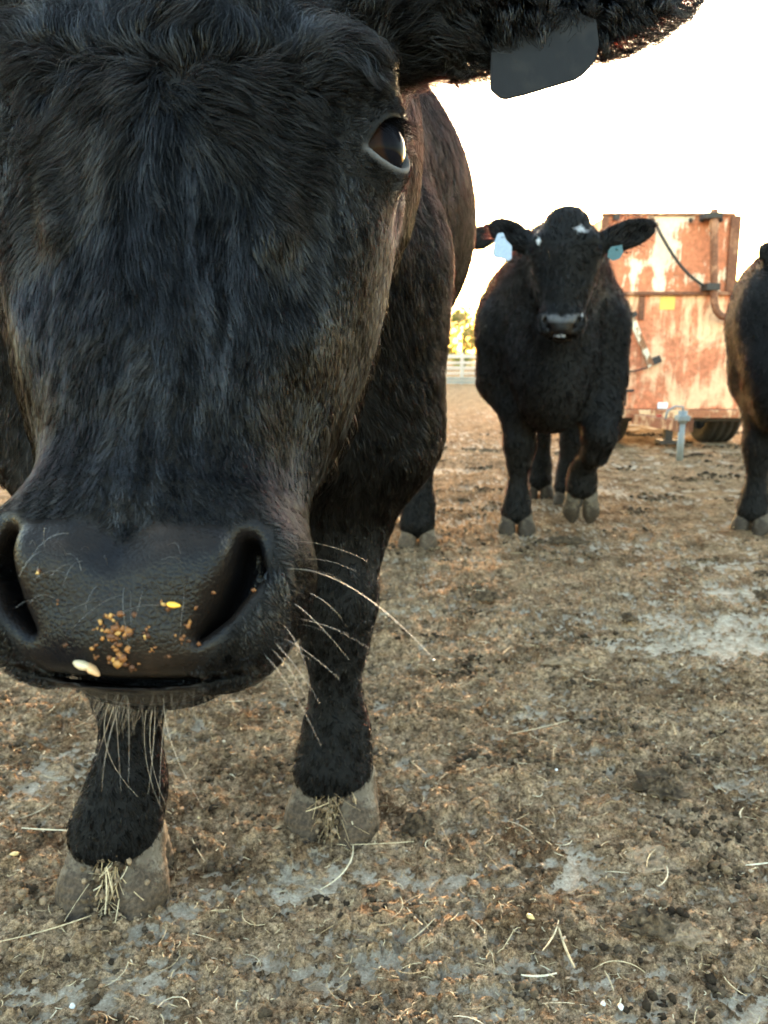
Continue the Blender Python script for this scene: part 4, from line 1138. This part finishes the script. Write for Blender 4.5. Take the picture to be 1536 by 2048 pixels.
m, nt = mat_new("tree_leaf")
sh_ = attr_n(nt, "shade").outputs["Fac"]
c = ramp(nt, sh_, [(0, (.035, .065, .015)), (.6, (.07, .11, .025)), (1, (.13, .14, .03))])
df = N(nt, "ShaderNodeBsdfDiffuse"); tr = N(nt, "ShaderNodeBsdfTranslucent"); L(nt, c, df.inputs[0])
tc = mixc(nt, 1.0, c, (3.2, 2.2, .8), 'MULTIPLY'); L(nt, tc, tr.inputs[0])
mx = N(nt, "ShaderNodeMixShader"); mx.inputs[0].default_value = .32; L(nt, df.outputs[0], mx.inputs[1]); L(nt, tr.outputs[0], mx.inputs[2])
ou = N(nt, "ShaderNodeOutputMaterial"); L(nt, mx.outputs[0], ou.inputs[0]); LEAF = m
BARK = simple("bark", (.09, .065, .045), .9, .4, 14)
rt = np.random.default_rng(77)
def tree(x, y, hgt, rad, label, nleaf=5000):
    root = empty("tree", (x, y, 0)); tag(root, label, "tree", "trees beyond the fence")
    mb = MB(); top = hgt * .62
    mb.tube([(x, y, 0), (x + .05, y, top * .4), (x - .06, y, top * .75), (x, y, top)], [hgt * .035, hgt * .028, hgt * .02, hgt * .01], 9)
    for k in range(9):
        a = rt.uniform(0, 6.28); z0 = top * rt.uniform(.35, .95); l_ = rad * rt.uniform(.5, .9)
        mb.tube([(x, y, z0), (x + math.cos(a) * l_ * .5, y + math.sin(a) * l_ * .5, z0 + l_ * .3), (x + math.cos(a) * l_, y + math.sin(a) * l_, z0 + l_ * .75)], [hgt * .014, hgt * .009, hgt * .004], 6)
    adopt(mb.build("trunk", BARK, None, True), root)
    nc = 46; cd = unit(rt.normal(size=(nc, 3))) * (rt.random((nc, 1)) ** .4)
    cc = np.array([x, y, hgt * .50]) + cd * np.array([rad, rad, hgt * .46]); cr = rt.uniform(.14, .30, nc) * rad
    i = rt.integers(0, nc, nleaf); p = cc[i] + unit(rt.normal(size=(nleaf, 3))) * (cr[i] * rt.random(nleaf) ** .4)[:, None] * 1.3
    sz = rt.uniform(.05, .11, nleaf) * hgt / 4
    a = unit(rt.normal(size=(nleaf, 3))); b = unit(np.cross(a, rt.normal(size=(nleaf, 3))))
    Vv = np.stack([p - a * sz[:, None], p + b * sz[:, None] * .5, p + a * sz[:, None], p - b * sz[:, None] * .5], 1).reshape(-1, 3)
    me = mesh_np("crown", Vv, np.arange(nleaf * 4).reshape(-1, 4), smooth=False); attr(me, "shade", np.repeat(rt.random(nleaf), 4))
    adopt(obj("crown", me, LEAF), root)
tp = PY(935, 615, 42.0)
tree(PY(928, 700, 42.0)[0], 42.0, 3.2, 1.7, "low leafy tree glowing in the sun just above the pale fence", 11000)
tree(PY(985, 700, 44.0)[0], 44.0, 2.9, 1.6, "low tree behind the fence hidden by the walking cow's shoulder", 9000)
tree(PY(860, 700, 43.0)[0], 43.0, 3.6, 1.9, "low tree behind the fence hidden by the near cow")

# ---------------------------------------------------------------- haze added for the flare around the sun
m, nt = mat_new("glow_haze"); pv = N(nt, "ShaderNodeVolumePrincipled"); pv.inputs["Color"].default_value = (1, .93, .84, 1); pv.inputs["Density"].default_value = 0.00010; pv.inputs["Anisotropy"].default_value = 0.86
ou = N(nt, "ShaderNodeOutputMaterial"); L(nt, pv.outputs[0], ou.inputs["Volume"])
hz_o = MB().box((0, 29.0, 1.85), (90, 66, 5.7)).build("haze", m); tag(hz_o, "thin haze added over the yard for the glow around the sun", "haze", kind="stuff")

# ---------------------------------------------------------------- whiskers, chin beard, lashes of the near animal
rk = np.random.default_rng(19)
def wh_curve(p0, d0, ln, bend, k=9):
    """list of whiskers: roots on the face, directions, lengths, a bend vector"""
    s_ = np.linspace(0, 1, k)
    return p0[:, None] + (d0 * ln[:, None])[:, None] * s_[None, :, None] + (bend * ln[:, None])[:, None] * (s_ ** 2)[None, :, None]
def on_face(H0):
    w = np.asarray(H0) @ MH[:3, :3].T + MH[:3, 3]
    for _ in range(3):
        d, g = sample_grids(GR, w); w = w - g * d[:, None]
    return w, g
def whiskers(H0, dH, ln, bH, r0, name, mat, jit=.2):
    w, g = on_face(H0); n = len(w)
    d = unit(np.asarray(dH) + rk.normal(size=(n, 3)) * jit) @ MH[:3, :3].T
    d = unit(d + g * .55)
    b = (np.asarray(bH) + rk.normal(size=(n, 3)) * .12) @ MH[:3, :3].T
    pts = wh_curve(w, d, ln, b); k = pts.shape[1]
    rad = np.linspace(1, .25, k)[None] * np.asarray(r0)[:, None]
    return pts, rad
PT = []; RD = []
def addw(H0, dH, ln, bH, r, jit=.2):
    p, q = whiskers(np.array(H0, float), np.array(dH, float), np.array(ln, float), np.array(bH, float), np.array(r, float), "", None, jit); PT.append(p); RD.append(q)
# side of the muzzle, sweeping outward
n = 9; vv = rk.uniform(-.255, -.19, n); 
addw(np.stack([np.full(n, .082), vv, rk.uniform(-.06, -.02, n)], -1), np.tile([.8, -.25, .2], (n, 1)), rk.uniform(.012, .036, n), np.tile([.1, -.35, -.1], (n, 1)), rk.uniform(.00006, .00011, n), .3)
addw([(.074, -.212, -.02)], [(.9, .0, .2)], [.062], [(.1, -.75, 0)], [.00019], .02)
addw([(.070, -.246, -.02), (.074, -.244, -.025), (.07, -.25, -.02), (.066, -.252, -.02), (.076, -.238, -.02)], [(.8, -.6, .2), (.9, -.4, .1), (.5, -.7, .3), (.8, -.5, .2), (.7, -.7, .1)], [.04, .03, .03, .042, .035], np.tile([.0, -.2, 0], (5, 1)), [.00011] * 5, .15)
n = 20; addw(np.stack([np.full(n, -.082), rk.uniform(-.255, -.19, n), rk.uniform(-.06, -.02, n)], -1), np.tile([-.8, -.25, .2], (n, 1)), rk.uniform(.018, .05, n), np.tile([-.1, -.35, -.1], (n, 1)), rk.uniform(.00006, .00011, n), .3)
# fine hairs on the pad
n = 26; hu = rk.uniform(-.046, .046, n); addw(np.stack([hu, rk.uniform(-.238, -.198, n), np.full(n, .01)], -1), np.stack([hu * 5, rk.uniform(-.6, 1.0, n), np.full(n, .35)], -1), rk.uniform(.010, .022, n), np.stack([-hu * 4, np.full(n, -.6), np.full(n, -.1)], -1), np.full(n, .00011), .35)
pts = np.concatenate(PT); rad = np.concatenate(RD)
adopt(hair_obj("whisker", pts, rad, WHISK, None), near_cow)
# beard below the chin and lower lip
PT.clear(); RD.clear()
n = 240; hu = rk.uniform(-.046, .046, n)
addw(np.stack([hu, np.full(n, -.285) + rk.uniform(0, .01, n), rk.uniform(-.09, -.035, n)], -1), np.stack([hu * 4, np.full(n, -1.0), np.full(n, .15)], -1), rk.uniform(.004, .018, n) * (1 - (hu / .06) ** 2), np.tile([0, -.1, 0], (n, 1)), np.full(n, .00009), .5)
adopt(hair_obj("chin_hair", np.concatenate(PT), np.concatenate(RD), BEARD, None), near_cow); PT.clear(); RD.clear()
n = 10; hu = rk.uniform(-.025, .02, n)
addw(np.stack([hu, np.full(n, -.285), rk.uniform(-.09, -.04, n)], -1), np.stack([hu * 6, np.full(n, -1.0), np.full(n, .1)], -1), rk.uniform(.03, .062, n), np.stack([rk.normal(size=n) * .3, np.full(n, -.1), np.zeros(n)], -1), np.full(n, .00015), .22)
adopt(hair_obj("chin_whisker", np.concatenate(PT), np.concatenate(RD), WHISK, None), near_cow)
# upper lashes: rooted on the upper lid edge, hanging over the eye
PT.clear(); RD.clear()
for s in (1, -1):
    n = 46; t = np.linspace(-.8, .95, n); a = t * .019; b = np.sqrt(np.maximum(.0255 ** 2 - a ** 2, 0)) - .0125
    H0 = E_C + E_T * a[:, None] + E_S * (b + .001)[:, None] + E_D * np.sqrt(np.maximum((E_R + .002) ** 2 - a ** 2 - b ** 2, 0))[:, None]
    dH = np.tile(E_D * .9 - E_S * .45, (n, 1)) + E_T * t[:, None] * .3
    bH = np.tile(-E_S * .25, (n, 1))
    if s < 0: H0 = H0 * MIR; dH = dH * MIR; bH = bH * MIR
    w = H0 @ MH[:3, :3].T + MH[:3, 3]; d = unit(dH + rk.normal(size=(n, 3)) * .12) @ MH[:3, :3].T
    PT.append(wh_curve(w, d, rk.uniform(.009, .016, n), bH @ MH[:3, :3].T)); RD.append(np.linspace(1, .3, 9)[None] * np.full((n, 1), .00020))
pts = np.concatenate(PT); rad = np.concatenate(RD)
adopt(hair_obj("eyelash", pts, rad, FUR, None, np.zeros(len(pts))), near_cow)

# ---------------------------------------------------------------- feed stuck to the nose
FEED = straw_mat("feed_crumb", [(0, (.06, .022, .008)), (.5, (.19, .072, .02)), (.85, (.36, .16, .04)), (1, (.52, .32, .10))])
def nose_pts(px, py, n, sp):
    q = np.stack([px + rk.normal(size=n) * sp, py + rk.normal(size=n) * sp], -1)
    w = np.array([P(a, b, .345) for a, b in q]); 
    for _ in range(4):
        d, g = sample_grids(GR, w); w = w - g * d[:, None]
    return w, g
FV = []; FF = []; FS = []; b_ = 0
for (px, py, n, sp, sz) in [(335, 1212, 3, 6, .0016), (318, 1210, 3, 4, .0013), (382, 1255, 5, 5, .0012), (365, 1285, 7, 9, .0012), (215, 1235, 10, 6, .0013), (240, 1255, 26, 14, .0014), (215, 1270, 16, 12, .0014), (232, 1318, 22, 11, .0015), (215, 1335, 8, 6, .0012), (185, 1298, 5, 4, .0012), (190, 1265, 5, 8, .0009), (295, 1258, 3, 4, .0011), (292, 1280, 4, 5, .0009), (300, 1310, 5, 5, .0010), (330, 1330, 4, 6, .0009), (120, 1295, 3, 3, .0010), (260, 1352, 8, 12, .0010), (57, 1140, 2, 3, .0009), (95, 1205, 2, 3, .0009), (445, 1202, 2, 3, .0010), (395, 1225, 2, 3, .0008), (525, 1130, 2, 8, .0013), (183, 1320, 3, 4, .0009)]:
    w, g = nose_pts(px, py, n, sp)
    for k in range(n):
        vv = ICO_V * (.45 + 1.0 * rk.random((12, 1))) * sz * rk.uniform(.25, 1.0) * np.array([rk.uniform(.7, 1.7), 1, rk.uniform(.7, 1.5)]) + w[k] + g[k] * sz * .4
        FV.append(vv); FF.append(ICO_F + b_); b_ += 12; FS += [rk.random()] * 12
me = mesh_np("feed_crumbs", np.concatenate(FV), None, np.concatenate(FF), smooth=False); attr(me, "shade", FS)
tag(obj("feed_crumbs", me, FEED), "orange crumbs of feed stuck to the near cow's nose", "feed crumbs", kind="stuff")
def kernel(name, label, pos, size, axis, col, cat="corn kernel"):
    import bmesh
    bm = bmesh.new(); bmesh.ops.create_icosphere(bm, subdivisions=3, radius=1)
    for v in bm.verts:
        f = 1 - .45 * max(0, v.co.x); v.co = Vector((v.co.x * size, v.co.y * size * .62 * f, v.co.z * size * .42 * f)); v.co *= 1 + .12 * (vnoise(np.array([[*v.co]]), 3 / size, 5)[0] - .5)
    me = bpy.data.meshes.new(name); bm.to_mesh(me); bm.free(); me.polygons.foreach_set("use_smooth", np.ones(len(me.polygons), bool))
    o = obj(name, me, simple(name + "_skin", col, .45, .3, 180, .4)); o.location = Vector(pos); o.rotation_euler = axis
    return tag(o, label, cat)
w, g = nose_pts(157, 1343, 1, 0); kernel("corn_kernel", "cream corn kernel stuck at the corner of the near cow's lip", w[0] + g[0] * .002, .0046, (0, R(25), R(10)), (.50, .40, .25))
w, g = nose_pts(174, 1357, 1, 0); kernel("corn_kernel", "smaller brownish corn kernel just below the cream one on the lip", w[0] + g[0] * .002, .0042, (0, R(40), R(-10)), (.50, .30, .15))
w, g = nose_pts(345, 1213, 1, 0); kernel("corn_kernel", "bright yellow corn fragment on the near cow's nose pad", w[0] + g[0] * .0012, .0032, (0, R(10), 0), (.75, .42, .05))

# ---------------------------------------------------------------- single stalks and flakes one can point at
def stalk(label, pxa, pya, pxb, pyb, wd, bend=0.0, shade=.9, lift=.004, group="long straw stalks on the yard"):
    a = G(pxa, pya); b = G(pxb, pyb); c = (a + b) / 2; ln = np.linalg.norm(b - a); an = math.atan2(b[1] - a[1], b[0] - a[0])
    v4, f4 = straw_geo(c[:2], ln * 1.08, wd, an, bend, lift, seg=10)
    me = bpy.data.meshes.new("straw_stalk"); me.from_pydata(v4, [], f4); attr(me, "shade", [shade] * len(v4))
    return tag(obj("straw_stalk", me, STRAW), label, "straw", group)
stalk("thick pale straw stalk lying just beside the hoof, pointing at it", 45, 1688, 160, 1694, .0034, .05)
stalk("long thin straw stalk below the muddy hoof running out of the picture", 0, 1926, 205, 1866, .0026, .15, .7)
stalk("bent straw stalk standing out in front of the farther front hoof", 645, 1806, 722, 1712, .0026, .5)
stalk("pale straw stalk cut off by the picture edge at the bare concrete strip", 1488, 1752, 1545, 1746, .0032, .02, 1.0)
stalk("short thick pale straw piece on the ground nearest the camera", 1040, 1972, 1115, 1970, .0034, .3, 1.0)
stalk("straw stalk leaning across the dark dung nearest the camera", 1085, 1935, 1120, 1872, .0022, .2, .8)
stalk("thick golden straw stub beside the leaning stalk", 1115, 1885, 1146, 1968, .0032, .1, .75)
stalk("curved thin stalk arching over the soil near the lower picture edge", 1190, 1952, 1295, 1962, .0018, -.9, .7)
stalk("long straight stalk lying in the middle of the yard", 1020, 1490, 1140, 1462, .0020, .1, .85)
stalk("thin stalk by the concrete strip standing in a curve", 1318, 1800, 1338, 1752, .0020, .5, .9)
stalk("straw stalk between the two front hooves of the near cow", 815, 1912, 872, 1862, .0018, .1, .8)
stalk("long pale stalk reaching out to the side from the farther front hoof", 700, 1712, 830, 1706, .0018, .05, .8)
FLK = simple("dung_crust", (.15, .105, .065), .95, .5, 60, .1, 0, .8); FLR = simple("reddish_dung_crust", (.24, .115, .065), .95, .45, 60, .1, 0, .8); FLD = simple("dark_dung", (.035, .026, .018), .9, .5, 60, .15, 0, .9)
def flake(label, px, py, sx_, sy_, hh, mat, seed, cat="dung flake"):
    """curled crust of dried dung with ragged outline"""
    hh *= 1.5; base_ = .12 if mat is FLD else (.62 if mat is FLR else .5); mat = CRUMB; sx_ *= .8; sy_ *= .8
    c = G(px, py); n = 30; mth = 12; rg = np.random.default_rng(seed); Vv = []; F = []
    z0 = hz(np.array([c[:2]]))[0]
    r = np.repeat(np.arange(mth + 1) / mth, n); a = np.tile(2 * math.pi * np.arange(n) / n, mth + 1)
    rag = vnoise(np.stack([np.cos(a) * 2, np.sin(a) * 2, 0 * a + seed], -1), 1.6, seed) - .5
    rad = r * (1 + .7 * rag * r + .16 * rg.normal(size=len(r)) * (r > .8))
    x, y = np.cos(a) * rad * sx_, np.sin(a) * rad * sy_
    q3 = np.stack([x + seed, y, 0 * x + .5], -1); b = vnoise(q3, 90, seed) * .6 + vnoise(q3, 260, seed) * .8
    zz = z0 + .002 + hh * (.25 + .6 * b) * (1 - .6 * r) + hh * .4 * np.maximum(0, y / sy_) * r
    for side in (1, -1):
        Vv += [tuple(v) for v in np.stack([c[0] + x, c[1] + y, zz + (0 if side == 1 else -np.minimum(.006, hh * .5) * (1 - .5 * r))], -1)]
    off = (mth + 1) * n
    for s in (0, 1):
        for i in range(mth):
            for k in range(n):
                q = (s * off + i * n + k, s * off + i * n + (k + 1) % n, s * off + (i + 1) * n + (k + 1) % n, s * off + (i + 1) * n + k)
                F.append(q if s else q[::-1])
    for k in range(n): F.append((mth * n + k, mth * n + (k + 1) % n, off + mth * n + (k + 1) % n, off + mth * n + k))
    me = bpy.data.meshes.new("dung_flake"); me.from_pydata(Vv, [], F); va = np.array(Vv); attr(me, "shade", np.clip(base_ + 1.1 * (fbm(va, 160, 3, seed) - .5), 0, 1))
    return tag(obj("dung_flake", me, mat), label, cat, "flakes of dried dung")
flake("long thin grey-brown crust lying alone in the middle of the yard", 1130, 1345, .055, .018, .012, FLK, 3)
flake("small pale lump just below the long crust", 1128, 1372, .020, .014, .014, FLK, 4)
flake("reddish ragged crust beside the bare concrete strip", 1300, 1745, .040, .032, .008, FLR, 5)
flake("flat brown flake above the reddish crust", 1345, 1655, .028, .016, .007, FLK, 6)
flake("dark clod with reddish edge near the lower picture corner", 1300, 1885, .034, .024, .020, FLD, 7)
flake("reddish crumbly crust next to the dark clod at the lower corner", 1365, 1900, .034, .016, .009, FLR, 8)
flake("dark dung pat beside the farther front hoof of the near cow", 835, 1672, .030, .026, .020, FLD, 9)
flake("dark flat pat standing alone on pale soil far from the hooves", 975, 1215, .040, .030, .022, FLD, 10)
flake("dark lump at the edge of the pale concrete patch", 1258, 1262, .022, .02, .020, FLD, 12)
flake("dark lump cut off by the picture edge on the concrete", 1528, 1212, .030, .025, .025, FLD, 13)
flake("black heap of dung above the flat brown flake", 1320, 1600, .045, .040, .016, FLD, 14)
flake("dark pat under the walking cow's raised hoof", 1135, 1095, .09, .05, .02, FLD, 15)
PEB = [("white pebble at the lower picture edge nearest the camera", 1205, 2026, .0045), ("second white pebble beside the one at the lower edge", 1240, 2036, .005), ("white pebble in front of the muddy hoof at the lower edge", 146, 2030, .005),
       ("tiny white stone on brown soil right of the far hoof", 1112, 1558, .004), ("yellow kernel on the dark soil near the lower edge", 1060, 1866, .006), ("tan kernel at the side of the muddy hoof", 33, 1755, .006), ("pale kernel between the two front hooves", 398, 1652, .005), ("white stone by the farther concrete patch", 868, 1336, .005)]
for (lb, px, py, s_) in PEB:
    c = G(px, py); c[2] = hz(np.array([c[:2]]))[0] + s_ * .5
    kernel("pebble", lb, c, s_, (0, 0, px * .1), (.62, .60, .56) if "whit" in lb else (.50, .36, .15), "pebble")["group"] = "pale pebbles and kernels on the yard"

# mud and straw caught between the claws of the near front hooves
def clump(label, px, py, H_, n, seed, warm):
    rg = np.random.default_rng(seed); base = np.array(toW(np.array([px, py, 0.0]))); Vv = []; Ff = []; S_ = []; b = 0
    for k in range(n):
        t = rg.random() ** .8; p0 = base + np.array([rg.normal() * .011, -.066 + .034 * t + rg.normal() * .006, H_ * t])
        d = unit(np.array([rg.normal() * .6, -.5 + rg.normal() * .4, -1.0 + rg.normal() * .5])); ln = rg.uniform(.018, .055); sd = unit(np.cross(d, rg.normal(size=3))); wd = rg.uniform(.0003, .0009)
        cv = rg.normal(size=3) * .25
        for i in range(5):
            s_ = i / 4; q = p0 + d * ln * s_ + cv * ln * s_ * s_; q[2] = max(q[2], .006)
            n2 = np.cross(d, sd)
            Vv += [tuple(q + sd * wd), tuple(q + n2 * wd), tuple(q - sd * wd)]
        for i in range(4):
            for j in range(3): Ff.append((b + i * 3 + j, b + i * 3 + (j + 1) % 3, b + i * 3 + 3 + (j + 1) % 3, b + i * 3 + 3 + j))
        b += 15; S_ += [min(1, max(0, rg.normal(warm, .3)))] * 15
    me = bpy.data.meshes.new("hoof_straw"); me.from_pydata(Vv, [], Ff); attr(me, "shade", S_)
    root = empty("hoof_dirt", tuple(base)); tag(root, label, "dirt clump", "dirt packed between claws")
    adopt(obj("straw", me, STRAW), root)
    FV = []; FF = []; b = 0; S2 = []
    for k in range(560):
        t = rg.random() ** 1.2; c = base + np.array([rg.normal() * .013 * (2.2 - 1.4 * t), -.058 + .036 * t + rg.normal() * .010, .004 + H_ * .95 * t]); sz = rg.uniform(.0015, .005)
        FV.append(ICO_V * (.6 + .8 * rg.random((12, 1))) * sz + c); FF.append(ICO_F + b); b += 12; S2 += [rg.random() * .7] * 12
    me = mesh_np("mud", np.concatenate(FV), None, np.concatenate(FF), smooth=False); attr(me, "shade", S2); adopt(obj("mud", me, CRUMB), root)
clump("wad of yellow straw and mud between the claws of the nearest hoof", FL[0], FL[1], .085, 110, 61, .6)
clump("wad of dark roots and mud between the claws of the farther front hoof", FR[0], FR[1], .085, 120, 62, .25)
